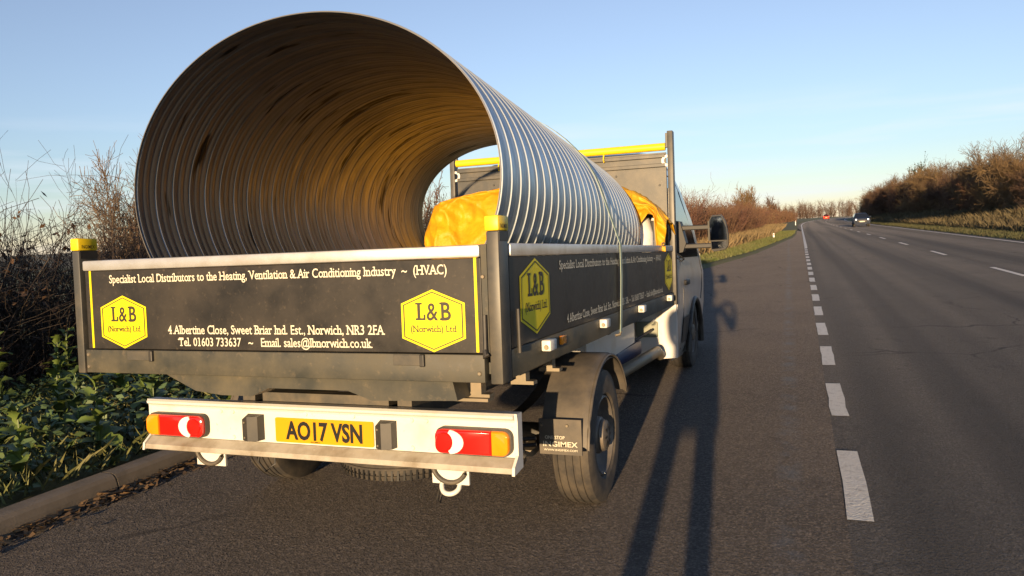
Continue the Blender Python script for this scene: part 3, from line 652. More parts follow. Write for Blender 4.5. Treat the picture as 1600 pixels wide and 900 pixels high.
def door_mirror(sg):
    y = 4.62; sh = lambda q: (q[0], q[1]-(q[2]-1.38)*.11, q[2])       # head tipped down a little
    x0, x1, z0, z1 = 1.285, 1.455, 1.215, 1.545
    prof = [(x0+.012, z0+.10), (x0, z0+.2), (x0+.004, z1-.05), (x0+.03, z1-.004), (x1-.055, z1), (x1-.02, z1-.06), (x1, z0+.15), (x1-.004, z0+.05), (x1-.03, z0+.015), (x0+.04, z0), (x0+.015, z0+.02)]
    n = len(prof); cx_, cz_ = sum(q[0] for q in prof)/n, sum(q[1] for q in prof)/n
    vs = []
    for yy, s in ((0, 1), (.05, 1.02), (.10, .9), (.135, .62)): vs += [(sg*(cx_+(x-cx_)*s), y+yy, cz_+(z-cz_)*s) for x, z in prof]
    fs = [(i*n+k, i*n+(k+1) % n, (i+1)*n+(k+1) % n, (i+1)*n+k) for i in range(3) for k in range(n)]+[tuple(range(3*n, 4*n)), tuple(range(n))]
    mm = MB().add(vs, fs).build('door_mirror', M_arm, T, sh, 40)
    zs = z0+.095
    up = [(sg*(cx_+(x-cx_)*.88), y-.003, cz_+.03+(z-cz_)*.78) for x, z in prof]
    MB().add([(sg*(x0+.012), y-.003, zs+.008), (sg*(x1-.008), y-.003, zs+.008), (sg*(x1-.014), y-.003, z1-.12), (sg*(x1-.056), y-.003, z1-.010), (sg*(x0+.032), y-.003, z1-.012), (sg*(x0+.010), y-.003, z1-.055)], [(0, 1, 2, 3, 4, 5)]).build('mirror_glass', M_mirror, mm, sh)
    MB().add([(sg*(x0+.024), y-.003, z0+.022), (sg*(x1-.032), y-.003, z0+.028), (sg*(x1-.016), y-.003, z0+.06), (sg*(x1-.02), y-.003, zs-.004), (sg*(x0+.02), y-.003, zs-.004)], [(0, 1, 2, 3, 4)]).build('blind_spot_glass', M_mirror2, mm, sh)
    for z in (1.27, 1.44): MB().box((sg*.93, y+.03, z-.022), (sg*(x0+.05), y+.085, z+.022), .008).build('mirror_arm', M_arm, mm)
    MB().prism([(sg*.93, y-.02, 1.20), (sg*1.05, y-.02, 1.22), (sg*1.08, y-.02, 1.30), (sg*1.03, y-.02, 1.50), (sg*.93, y-.02, 1.52)], (0, 0, 0), (0, .16, 0)).build('mirror_base', M_arm, mm)
    MB().box((sg*(x0-.006), y-.006, z0+.1), (sg*(x0+.008), y+.02, z1-.05)).build('mirror_trim', M_black, mm, sh)
door_mirror(1); door_mirror(-1)
MB().tube([(1.03, 4.16, 1.33), (1.08, 4.2, 1.30), (1.10, 4.28, 1.27), (1.07, 4.34, 1.25), (1.04, 4.3, 1.28)], .006, 6).build('rope_end', M_black, T, bt, 60)

# ------------------------------------------------------------------ corrugated pipe
def ring_params(t):
    a0 = np.array([.022, 1.686, .945, .736, 0.]); a1 = np.array([-.028, 1.606, .937, .656, -.109]); return a0+(a1-a0)*t
PY0, PY1, PER = .222, 3.30, .1140
def pipe_pt(y, th, off):
    xc, zc, A, B, sh = ring_params((y-PY0)/(PY1-PY0)); c, s = math.cos(th), math.sin(th)
    x, z = xc+A*c, zc+B*s+sh*c
    nx, nz_ = c/A, s/B; l_ = math.hypot(nx, nz_); return (x+nx/l_*off, y, z+nz_/l_*off)
prof = []
nper = int(round((PY1-PY0)/PER))
for i in range(nper):
    y = PY0+i*PER
    for f, o in ((0, 0), (.05, .0), (.072, .0046), (.105, .0046), (.145, .0), (.30, -.0004), (.36, .0012), (.44, .0012), (.50, -.0004), (.64, -.0004), (.70, .0012), (.78, .0012), (.84, -.0004)): prof.append((y+f*PER, o))
prof.append((PY1, 0))
NS = 150; V = []; F = []; F2 = []
for lay in (0, -.0035):
    for y, o in prof:
        for k in range(NS): V.append(bt(pipe_pt(y, 2*math.pi*k/NS, o+lay)))
m_ = len(prof); k = np.arange(NS); k2 = (k+1) % NS
for i in range(m_-1):
    F.append(np.stack([i*NS+k, i*NS+k2, (i+1)*NS+k2, (i+1)*NS+k], 1)); o = m_*NS
    F2.append(np.stack([i*NS+k, (i+1)*NS+k, (i+1)*NS+k2, i*NS+k2], 1))
pipe = empty('corrugated_pipe', bt((0, PY0, .95))); tag(pipe, 'huge corrugated galvanised steel pipe lying in the truck bed', 'pipe')
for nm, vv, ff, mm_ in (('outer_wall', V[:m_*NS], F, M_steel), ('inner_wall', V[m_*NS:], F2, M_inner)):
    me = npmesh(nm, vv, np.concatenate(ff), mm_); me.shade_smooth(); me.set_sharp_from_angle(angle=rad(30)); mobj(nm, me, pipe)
for y in (PY0, PY1):
    b = MB(); n = 120; vs = []
    for q in range(n):
        for dy, o in ((-.001, .0004), (-.001, -.0039), (.002, -.0039), (.002, .0004)): vs.append(pipe_pt(y+dy, 2*math.pi*q/n, o))
    b.add(vs, [(4*i+j, 4*((i+1) % n)+j, 4*((i+1) % n)+(j+1) % 4, 4*i+(j+1) % 4) for i in range(n) for j in range(4)]); b.build('rim_edge', M_seam, pipe, bt, 40)
# ratchet strap over it
sp_ = [(-1.036, 2.0, .88), (-1.04, 2.0, 1.39)]
for a in np.linspace(168, 14, 30): sp_.append(pipe_pt(2.0+.012*math.sin(a*.1), rad(a), .016))
sp_ += [(1.043, 1.985, 1.395), (1.046, 1.975, 1.2), (1.044, 1.955, 1.02), (1.040, 1.94, .865)]
b = MB()
for i, q in enumerate(sp_):
    for dy in (-.024, .024): b.v.append((q[0], q[1]+dy, q[2]))
    for dy in (.024, -.024):
        t_ = Vector(sp_[min(i+1, len(sp_)-1)])-Vector(sp_[max(i-1, 0)]); nn = Vector((t_.z, 0, -t_.x)).normalized()*-.003; b.v.append((q[0]+nn.x, q[1]+dy, q[2]+nn.z))
for i in range(len(sp_)-1):
    for j in range(4): b.f.append((4*i+j, 4*i+(j+1) % 4, 4*(i+1)+(j+1) % 4, 4*(i+1)+j))
strap = b.build('ratchet_strap', M_strap, None, bt); tag(strap, 'pale green ratchet strap over the pipe hooked under the bed side', 'strap')
MB().tube([(1.040, 1.94, .868), (1.036, 1.93, .85), (1.01, 1.93, .845)], .008, 6).build('strap_hook', M_bracket, strap, bt, 60)

# ------------------------------------------------------------------ load at the front of the bed
from mathutils import noise as mn
def crump(u, v):
    # facets of a folded sheet: nearest-ridge distances give straight sharp creases between flat pieces
    p = Vector((u*7.0+.8*v, v*3.2, 1.7)); d1 = mn.voronoi(p)[0]; d2 = mn.voronoi(p*2.3+Vector((4, 1, 0)))[0]
    return .16*(d1[1]-d1[0])*-1+.045*(d2[1]-d2[0])*-1+.07*mn.noise(p*.6)+.05
def fold(u, v, s=1.0): return s*.75*crump(u, v)+.35*s*fold0(u, v)
def fold0(u, v, s=1.0): return .028*s*math.sin(17*u+4*v)+.020*s*math.sin(31*u-9*v+1.3)+.016*s*math.sin(11*v+23*u*v)
def tarp_fn(u, v):
    x = -1.03+2.10*u
    ztop = float(np.interp(x, [-1.03, -.85, -.5, 0, .5, .80, .90, 1.0, 1.07], [1.62, 1.84, 1.87, 1.90, 1.88, 1.86, 1.80, 1.70, 1.60]))
    hem = float(np.interp(x, [-1.03, .74, .80, .86, .93, .985, 1.0, 1.07], [1.0, 1.0, 1.52, 1.57, 1.66, 1.64, 1.36, 1.34]))
    if v < .6:                                       # rear face hanging down
        t = v/.6; z = hem+(ztop-hem)*math.sin(t*math.pi/2)**.85; y = 3.50+.16*t*t
        return (x+.3*fold(u, v)*(1-t*.3), y-fold(u, v, 1.2)*(1.15-t*.5), z+.015*math.sin(19*u))
    t = (v-.6)/.4; return (x, 3.66+.40*t+fold(u, v, .3), ztop-.07*t*t+fold(u, v, .6)-fold(u, .6, .6)+.015*math.sin(19*u))
def tarp_in(u, v):                                   # the part pushed into the far mouth of the pipe
    x = -.885+1.235*u; wall = 1.606-.656*math.sqrt(max(0, 1-((x+.028)/.937)**2))-.109*(x+.028)/.937+.035
    ztop = float(np.interp(x, [-.885, -.80, -.62, -.40, -.1, .35], [1.62, 1.80, 1.84, 1.87, 1.90, 1.86])); ed = min(1, (x+.885)/.18)
    if v < .6:
        t = v/.6; hem = max(wall, .99); return (x+.25*fold(u*.6, v), 3.05+.12*(1-ed)+.14*t*t-fold(u*.6, v, 1.6)*(1.1-t*.4)*(.35+.65*ed), hem+(ztop-hem)*math.sin(t*math.pi/2)**.85)
    t = (v-.6)/.4; return (x+.06*t*(1-ed), 3.19+.12*(1-ed)+.70*t, ztop-.10*t*t+fold(u*.6, v, .7)-fold(u*.6, .6, .7))
tp0 = MB().grid(tarp_in, 130, 70).build('tarpaulin', M_tarp, None, bt, 180); tag(tp0, 'crumpled yellow tarpaulin stuffed into the far mouth of the pipe', 'tarpaulin'); tp0.modifiers.new('thickness', 'SOLIDIFY').thickness = .006
tp = MB().grid(lambda u, v: tarp_fn(.72+.28*u, v), 70, 60).build('tarpaulin', M_tarp, None, bt, 180); tag(tp, 'yellow tarpaulin draped over a white roll and hanging past the bed side', 'tarpaulin'); tp.modifiers.new('thickness', 'SOLIDIFY').thickness = .006
# grommets of the tarpaulin flap
MB().lathe([(-.004, .008), (-.006, .014), (.004, .016)], (1.055, 3.47, 1.40), 'y', 12).build('grommet', M_chass, tp, bt)
sk = MB().tube([(.80, 3.66, .948), (.80, 3.66, 1.30), (.805, 3.67, 1.50), (.81, 3.70, 1.62), (.81, 3.70, 1.66)], [.13, .145, .14, .10, .01], 24).build('wrapped_roll', M_sack, None, bt, 60); tag(sk, 'white wrapped roll standing under the yellow tarpaulin', 'roll')
MB().tube([(.74, 3.52, 1.30), (.76, 3.512, 1.45), (.81, 3.512, 1.52), (.86, 3.515, 1.45), (.87, 3.525, 1.30)], .008, 8).build('wire_handle', M_chass, sk, bt, 60)
s2 = MB().tube([(.94, 3.78, .948), (.94, 3.78, 1.55), (.94, 3.80, 1.64)], [.06, .06, .02], 20).build('white_tube', M_sack, None, bt, 60); tag(s2, 'slim white tube with a black band standing beside the wrapped roll', 'tube')
MB().lathe([(-.2, .0615), (-.2, .0635), (.5, .0635), (.5, .0615)], (.94, 3.78, 1.1), 'z', 20).build('black_band', M_black, s2, bt)

# ------------------------------------------------------------------ vegetation
def poly_tubes(P, Rr, sides=3):
    """P (N,k,3) polylines, Rr (N,k) radii -> verts, quads"""
    N, k, _ = P.shape; T_ = np.gradient(P, axis=1); T_ /= np.linalg.norm(T_, axis=2, keepdims=True)+1e-9
    ref = np.where(np.abs(T_[..., 2:3]) < .8, np.array([0, 0, 1.]), np.array([1., 0, 0])); A = np.cross(T_, ref); A /= np.linalg.norm(A, axis=2, keepdims=True)+1e-9; B = np.cross(T_, A)
    an = np.arange(sides)*2*np.pi/sides
    Vv = P[:, :, None, :]+Rr[:, :, None, None]*(A[:, :, None, :]*np.cos(an)[None, None, :, None]+B[:, :, None, :]*np.sin(an)[None, None, :, None])
    idx = np.arange(N*k*sides).reshape(N, k, sides); a = idx[:, :-1, :]; b_ = np.roll(a, -1, 2); d_ = idx[:, 1:, :]; c_ = np.roll(d_, -1, 2)
    return Vv.reshape(-1, 3), np.stack([a, b_, c_, d_], -1).reshape(-1, 4)
def strands(g, base, dirs, length, r0, k=4, wig=.12, up=0.):
    N = len(base); P = np.zeros((N, k, 3)); P[:, 0] = base; d = dirs/np.linalg.norm(dirs, axis=1, keepdims=True); st = length[:, None]/(k-1)
    for i in range(1, k):
        d = d+g.normal(0, wig, (N, 3)); d[:, 2] += up; d /= np.linalg.norm(d, axis=1, keepdims=True); P[:, i] = P[:, i-1]+d*st
    Rr = r0[:, None]*np.linspace(1, .35, k)[None, :]; return P, Rr
def children(g, P, Rr, n, lo=.25, spread=.9, lenf=(.3, .6), rf=.55, k=4, wig=.15, up=.0, w=None):
    N, kk, _ = P.shape; L_ = np.linalg.norm(np.diff(P, axis=1), axis=2).sum(1); pr_ = (L_ if w is None else w); pr_ = pr_/pr_.sum()
    pi = g.choice(N, n, p=pr_); t = g.uniform(lo, 1, n)*(kk-1); i = np.minimum(t.astype(int), kk-2); f = (t-i)[:, None]
    base = P[pi, i]*(1-f)+P[pi, i+1]*f; tan = P[pi, i+1]-P[pi, i]; tan /= np.linalg.norm(tan, axis=1, keepdims=True)+1e-9
    d = tan+g.normal(0, spread, (n, 3)); ln = L_[pi]*g.uniform(*lenf, n); r_ = (Rr[pi, i]*(1-f[:, 0])+Rr[pi, i+1]*f[:, 0])*rf
    return strands(g, base, d, ln, r_, k, wig, up)
def leaf_cards(g, P, n, size):
    pts = P.reshape(-1, 3)[g.integers(0, P.shape[0]*P.shape[1], n)]+g.normal(0, .03, (n, 3))
    a = g.normal(0, 1, (n, 3)); a /= np.linalg.norm(a, axis=1, keepdims=True); c = np.cross(a, g.normal(0, 1, (n, 3))); c /= np.linalg.norm(c, axis=1, keepdims=True)
    s = g.uniform(.5, 1, (n, 1))*size; Vv = np.stack([pts-a*s, pts+c*s*.5, pts+a*s, pts-c*s*.5], 1).reshape(-1, 3); return Vv, np.arange(4*n).reshape(n, 4)
def cat(parts):
    Vv, Ff, o = [], [], 0
    for v, f in parts: Vv.append(v); Ff.append(f+o); o += len(v)
    return np.concatenate(Vv), np.concatenate(Ff)
def hedge(name, label, xs, ys, height, n_stem, n_twig, rt, m, leaf_m, n_leaf, whips, seed, xoff=None, group=None, lsize=.05):
    g = np.random.default_rng(seed); y = g.uniform(ys[0], ys[1], n_stem); x = g.uniform(xs[0], xs[1], n_stem)
    if xoff: x = x+np.array([xoff(q) for q in y])
    z = np.array([zr(q) for q in y]); base = np.stack([x, y, z+.1], 1)
    hh = height*g.uniform(.6, 1.05, n_stem)*(1+.12*np.sin(y*1.1)+.08*np.sin(y*2.7+1))
    P, Rr = strands(g, base, np.stack([g.normal(0, .25, n_stem), g.normal(0, .25, n_stem), np.ones(n_stem)], 1), hh, g.uniform(1.6, 3.2, n_stem)*rt, 5, .12)
    P2, R2 = children(g, P, Rr, n_twig, .05, .9, (.15, .45), .6, 4, .2); R2 = np.maximum(R2, rt*.7)
    parts = [poly_tubes(P, Rr), poly_tubes(P2, R2)]
    if whips:
        nw = whips; yb_ = g.uniform(ys[0], ys[1], nw); xb_ = g.uniform(xs[0], xs[1], nw)
        if xoff: xb_ = xb_+np.array([xoff(q) for q in yb_])
        Pw, Rw = strands(g, np.stack([xb_, yb_, np.array([zr(q) for q in yb_])+height*.55], 1), np.stack([g.normal(0, .28, nw), g.normal(0, .28, nw), np.ones(nw)], 1), height*g.uniform(.45, 1.0, nw), g.uniform(.7, 1.4, nw)*rt, 7, .09, .03)
        Pc, Rc = children(g, Pw, Rw, nw*6, .2, .7, (.12, .4), .7, 4, .15, .05); parts += [poly_tubes(Pw, Rw), poly_tubes(Pc, np.maximum(Rc, rt*.55))]
    root = empty(name, (sum(xs)/2, sum(ys)/2, zr(ys[0]))); mobj('branches', npmesh('branches', *cat(parts), m), root)
    if n_leaf: mobj('foliage', npmesh('foliage', *leaf_cards(g, P2, n_leaf, lsize), leaf_m), root)
    return tag(root, label, 'hedge', group)
# near hedge: continues behind the viewpoint, unseen and bulked out to shade the verge
hedge('hedge', 'dense dark leafless hedge with tall whips along the lay-by kerb', (-6.2, -5.0), (-.5, 16), 1.75, 2600, 26000, .0035, M_twig, M_dead, 9000, 190, 11)
hedge('hedge', 'tall unseen stretch of hedge behind the viewpoint, thickened to shade the verge', (-6.6, -4.3), (-24, -6), 2.2, 2200, 15000, .008, M_twig, M_dead, 12000, 60, 12, lsize=.09)
hx = lambda y: float(np.interp(y, [14, 22, 31, 55, 75, 200], [-5.4, -4.6, -3.9, -3.0, -2.6, -2.4]))+kx(y)
hedge('hedge', 'reddish-brown hedge running beside the grass past the truck cab', (-1.6, 1.0), (16, 78), 2.35, 2800, 24000, .008, M_redtwig, M_dead, 10000, 70, 13, hx, lsize=.08)
hedge('hedge', 'low rusty hedge on the far bend beyond the marker posts', (-3.5, .5), (78, 230), 2.5, 2400, 16000, .02, M_redtwig, M_tan, 9000, 60, 14, hx, lsize=.16)
def tree_mesh(seed, H, Wd, m, n1=9, n2=70, n3=1500, rt=.012, up=.04, leaf=None):
    g = np.random.default_rng(seed); ns = n1
    P, Rr = strands(g, np.stack([g.normal(0, .12*Wd, ns), g.normal(0, .12*Wd, ns), np.zeros(ns)], 1), np.stack([g.normal(0, .32, ns)*Wd/H*2, g.normal(0, .32, ns)*Wd/H*2, np.ones(ns)], 1), H*g.uniform(.7, 1.0, ns), g.uniform(.008, .014, ns)*H*.6, 7, .10, .02)
    P2, R2 = children(g, P, Rr, n2, .12, .75, (.3, .6), .55, 5, .16, up); P3, R3 = children(g, P2, R2, n3, .1, .8, (.25, .7), .55, 4, .2, up); R3 = np.maximum(R3, rt)
    P4, R4 = children(g, P3, R3, n3*2, .2, .8, (.25, .6), .7, 3, .2, up); R4 = np.maximum(R4, rt*.7)
    allp = np.concatenate([q.reshape(-1, 3) for q in (P, P2, P3, P4)]); zs_ = H/np.percentile(allp[:, 2], 99.7); rs_ = Wd/2/np.percentile(np.hypot(allp[:, 0], allp[:, 1]), 94)
    for q in (P, P2, P3, P4): q *= np.array([rs_, rs_, zs_])
    crown = npmesh('crown', *cat([poly_tubes(P2, R2), poly_tubes(P3, R3), poly_tubes(P4, R4)]), m); trunk = npmesh('trunk', *poly_tubes(P, Rr, 5), M_bark)
    lf = npmesh('foliage', *leaf_cards(g, P4, leaf[0], leaf[1]), leaf[2]) if leaf else None
    return trunk, crown, lf
def put_tree(name, meshes, loc, rot, sc, label, cat_, group=None):
    r = empty(name, loc); r.rotation_euler = (0, 0, rot); r.scale = (sc[0], sc[0], sc[1])
    for nm, me_ in zip(('trunk', 'crown', 'foliage'), meshes):
        if me_ is None: continue
        o = bpy.data.objects.new(nm, me_); COL.objects.link(o); o.parent = r
    return tag(r, label, cat_, group)
put_tree('bush', tree_mesh(21, 3.15, 1.9, M_bark, 9, 90, 1900, .005, .05), (-9.2, 8.0, .1), .4, (1, 1), 'tan leafless bush rising behind the near hedge, beside the pipe', 'bush')
put_tree('bush', tree_mesh(22, 2.7, 2.4, M_redtwig, 9, 80, 1300, .007, .05), (-6.3, 13.6, .1), 1.4, (1, 1), 'bare russet bush in the hedge glimpsed through the pipe', 'bush')
put_tree('bush', tree_mesh(23, 3.6, 2.6, M_bark, 7, 60, 900, .008, .05), (-4.6, 24, .1), 1.4, (1, 1), 'thin bare bush rising above the hedge beside the cab', 'bush')
V_ = [tree_mesh(31, 5.6, 5.6, M_brown, 11, 110, 2600, .013), tree_mesh(32, 5.8, 6.0, M_tan, 11, 110, 2600, .013), tree_mesh(33, 5.0, 6.2, M_redtwig, 12, 120, 2800, .013), tree_mesh(34, 6.2, 5.2, M_tan, 10, 100, 2400, .013, .07)]
KN = ['brown', 'tan', 'dark red', 'upright tan']
g = np.random.default_rng(5)
y = 54.
i = 0
while y < 230:
    k = [2, 0, 3, 1, 2, 3, 0, 1][i % 8]; s = g.uniform(.85, 1.15)*float(np.interp(y, [54, 90, 158, 250], [.68, .84, 1.05, 1.0]))
    put_tree('roadside_tree', V_[k], (17.6+g.uniform(-1, 2.2)+kx(y), y, zr(y)+hb(y)-.1), g.uniform(0, 6), (s*1.1, s*g.uniform(.9, 1.1)), KN[k]+' leafless roadside tree on the bank across the road', 'tree', 'trees on the bank across the road: '+KN[k])
    y += g.uniform(3.6, 5.8); i += 1
pn = tree_mesh(41, 7.5, 3.4, M_ever, 5, 80, 900, .02, .0, (6000, .16, M_ever))
put_tree('evergreen_tree', pn, (19.2, 128, 1.2), 0, (1, 1), 'dark evergreen tree standing taller than the bare roadside trees', 'tree')
put_tree('tree', tree_mesh(42, 9, 5.5, M_tan, 8, 80, 1300, .03, .1), (-9.5, 190, .6), 0, (1, 1), 'rounded bare tree above the hedge on the far bend', 'tree')
put_tree('tree', tree_mesh(43, 7, 3.2, M_brown, 6, 80, 1200, .03, .0), (-4.5, 215, .6), 0, (1, 1), 'small pointed bare tree above the hedge on the far bend', 'tree')
# distant wood closing the view at the bend
parts = []; g = np.random.default_rng(9); nb = 1100
bx_, by_ = g.uniform(-160, 170, nb), g.uniform(400, 470, nb)
P, Rr = strands(g, np.stack([bx_, by_, np.full(nb, 1.0)], 1), np.stack([g.normal(0, .15, nb), g.normal(0, .15, nb), np.ones(nb)], 1), g.uniform(3.5, 8.5, nb), g.uniform(.06, .12, nb), 5, .08)
P2, R2 = children(g, P, Rr, 60000, .0, .9, (.15, .45), .5, 3, .2, .05); fw = mobj('distant_wood', npmesh('distant_wood', *cat([poly_tubes(P, Rr), poly_tubes(P2, np.maximum(R2*.6, .026))]), M_brown)); tag(fw, 'distant brown woodland closing off the bend in the road', 'wood', None, 'stuff')
# grass
def blades(name, m, n, fx, ys, hgt, wd, seed, label, zf=lambda x, y: 0., lean=.35, dens=None):
    g = np.random.default_rng(seed); y = ys[0]+(ys[1]-ys[0])*g.uniform(0, 1, n)**(dens or 1); x = np.array([fx(q, r_) for q, r_ in zip(y, g.uniform(0, 1, n))])
    z = np.array([zr(b_)+zf(a, b_) for a, b_ in zip(x, y)]); h = hgt*g.uniform(.4, 1.1, n); a = g.uniform(0, 6.283, n); w = wd*g.uniform(.6, 1.3, n)
    lx, ly = g.normal(0, lean, n)*h, g.normal(0, lean, n)*h; c, s = np.cos(a)*w, np.sin(a)*w
    Vv = np.stack([np.stack([x-c, y-s, z], 1), np.stack([x+c, y+s, z], 1), np.stack([x+lx*.45+c*.6, y+ly*.45+s*.6, z+h*.6], 1), np.stack([x+lx, y+ly, z+h], 1)], 1).reshape(-1, 3)
    o = mobj(name, npmesh(name, Vv, np.arange(4*n).reshape(n, 4), m)); return tag(o, label, 'grass', None, 'stuff')
ex = lambda y: interp(y, EDGE)+kx(y)
bankz = lambda x, y: float(np.interp(x-kx(y), [10.98, 11.5, 13, 15, 17.5, 24], [0, .06, .12, .45*hb(y), hb(y), hb(y)*1.1]))
vz = lambda x, y: .12
blades('grass', M_grass, 26000, lambda y, r_: ex(y)-.15-1.9*r_, (13, 75), .13, .012, 51, 'short green grass along the lay-by edge past the cab', vz, dens=1.6)
blades('grass', M_dry, 22000, lambda y, r_: ex(y)-1.5-2.6*r_, (13, 110), .55, .014, 52, 'tall dry straw-coloured grass at the foot of the reddish hedge', vz, dens=1.5)
blades('grass', mat('bank_grass', (.05, .058, .02), .8, var=(.6, (.075, .065, .028), .35, .7)), 16000, lambda y, r_: 11.0+kx(y)+1.6*r_, (24, 160), .16, .03, 53, 'short green grass beside the far white line', bankz, dens=1.5)
blades('grass', M_bankdry, 34000, lambda y, r_: 12.6+kx(y)+6*r_, (24, 170), .6, .022, 54, 'tall dry grass covering the bank across the road', bankz, dens=1.5)
blades('grass', M_grass, 9000, lambda y, r_: -2.05-3.1*r_**1.2, (-1.5, 9), .16, .007, 55, 'green grass among the weeds behind the kerb', vz, .6)
# leafy weeds behind the kerb: single plants with single leaves
def leaf_mesh(nm, m, lobes, seed):
    g = np.random.default_rng(seed); rows = 6; Vv = []
    for i in range(rows+1):
        t = i/rows; w = (math.sin(math.pi*min(1, t*.92+.06))**.7)*(.30+.10*math.sin(t*lobes*math.pi)) if i < rows else .01
        zc = .22*math.sin(t*2.2)-.28*t*t
        for s in (-1, -.5, 0, .5, 1): Vv.append((w*s, t, zc+.16*abs(s)*w*2+g.normal(0, .012)))
    Ff = [(i*5+j, i*5+j+1, (i+1)*5+j+1, (i+1)*5+j) for i in range(rows) for j in range(4)]
    return npmesh(nm, Vv, Ff, m, True)
LM = [leaf_mesh('leaf', M_leaf, 5, 1), leaf_mesh('leaf', M_leaf, 3, 2), leaf_mesh('leaf', M_leafb, 4, 3)]
stem_me = MB().tube([(0, 0, 0), (.01, .01, .3), (.03, -.01, .62), (.02, .02, 1.0)], [.03, .026, .018, .008], 6); 
sm = bpy.data.meshes.new('stem'); sm.from_pydata(stem_me.v, [], stem_me.f); sm.materials.append(M_leaf)
spots = [(-2.55, .55), (-2.62, 1.15), (-2.75, 1.75), (-2.6, 2.4), (-2.8, 3.0), (-3.05, .75), (-3.1, 1.4), (-3.2, 2.1), (-3.3, 2.8), (-3.1, 3.5), (-3.6, 1.0), (-3.65, 1.8), (-3.75, 2.5), (-3.8, 3.2), (-3.6, 4.0), (-4.2, 1.5), (-4.25, 2.3), (-4.3, 3.1), (-4.2, 3.9), (-4.0, 4.7), (-4.6, 2.0), (-4.75, 2.8), (-4.7, 3.7), (-2.5, -.1), (-3.0, .1), (-3.5, .4), (-4.5, 4.6), (-4.4, 5.4), (-3.3, 4.6), (-2.9, 4.2)]
g = np.random.default_rng(77)
for i, (x, y) in enumerate(spots):
    hgt = g.uniform(.28, .55) if x > -3.3 else g.uniform(.42, .75); kind = 2 if i % 4 == 2 else (i % 2)
    x += .28*(1 if x > -3.4 else .5); r = empty('leafy_weed', (x, y, .10)); tag(r, ['broad-leaved green weed with lobed leaves behind the kerb', 'bright green weed with smooth leaves behind the kerb', 'blue-green broad-leaved weed behind the kerb'][kind], 'plant', 'weeds behind the kerb: '+['lobed', 'smooth', 'blue-green'][kind])
    s = bpy.data.objects.new('stem', sm); COL.objects.link(s); s.parent = r; s.scale = (.3, .3, hgt)
    nl = 16
    for k in range(nl):
        t = (k+.5)/nl; o = bpy.data.objects.new('leaf', LM[kind]); COL.objects.link(o); o.parent = r
        L_ = g.uniform(.10, .20)*(1.2-.55*t); o.location = (0, 0, hgt*(.08+.9*t)); o.rotation_euler = (g.uniform(-.15, .75)+.5*t, g.normal(0, .25), k*2.4+g.uniform(-.4, .4)); o.scale = (L_, L_, L_)
# low ground cover
g = np.random.default_rng(78); n = 9000
px, py = -2.06-2.9*g.uniform(0, 1, n)**1.1, g.uniform(-1.5, 9, n); pz = .12+g.uniform(.01, .22, n)*np.clip((-2.0-px)*1.5, .25, 1)
a = g.normal(0, 1, (n, 3)); a[:, 2] *= .5; a /= np.linalg.norm(a, axis=1, keepdims=True); c = np.cross(a, g.normal(0, .5, (n, 3))+np.array([0, 0, 1.])); c /= np.linalg.norm(c, axis=1, keepdims=True)
s = g.uniform(.02, .06, (n, 1)); pt = np.stack([px, py, pz], 1)
gc = mobj('ground_cover', npmesh('ground_cover', np.stack([pt-a*s, pt+c*s*.55, pt+a*s, pt-c*s*.55], 1).reshape(-1, 3), np.arange(4*n).reshape(n, 4), M_leafb)); tag(gc, 'low tangle of small leaves covering the ground behind the kerb', 'ground cover', None, 'stuff')
# dead leaves and straw along the kerb foot
n = 1500; px = -1.875+np.abs(g.normal(0, .085, n)); py = g.uniform(-2, 8, n); an = g.uniform(0, 6.28, n); ln = g.uniform(.008, .05, n); wd = g.uniform(.004, .014, n)
ca, sa = np.cos(an), np.sin(an); zz = .006+g.uniform(0, .03, n)*np.exp(-(px+1.875)*12)
Vv = np.stack([np.stack([px+ca*ln*p-sa*wd*q, py+sa*ln*p+ca*wd*q, zz+dz*g.uniform(.0, .02, n)], 1) for p, q, dz in ((-1, -1, 0), (1, -1, 1), (1, 1, 1), (-1, 1, 0))], 1).reshape(-1, 3)
lit = mobj('leaf_litter', npmesh('leaf_litter', Vv, np.arange(4*n).reshape(n, 4), M_litter)); tag(lit, 'dry brown leaves and straw gathered along the kerb foot', 'litter', None, 'stuff')

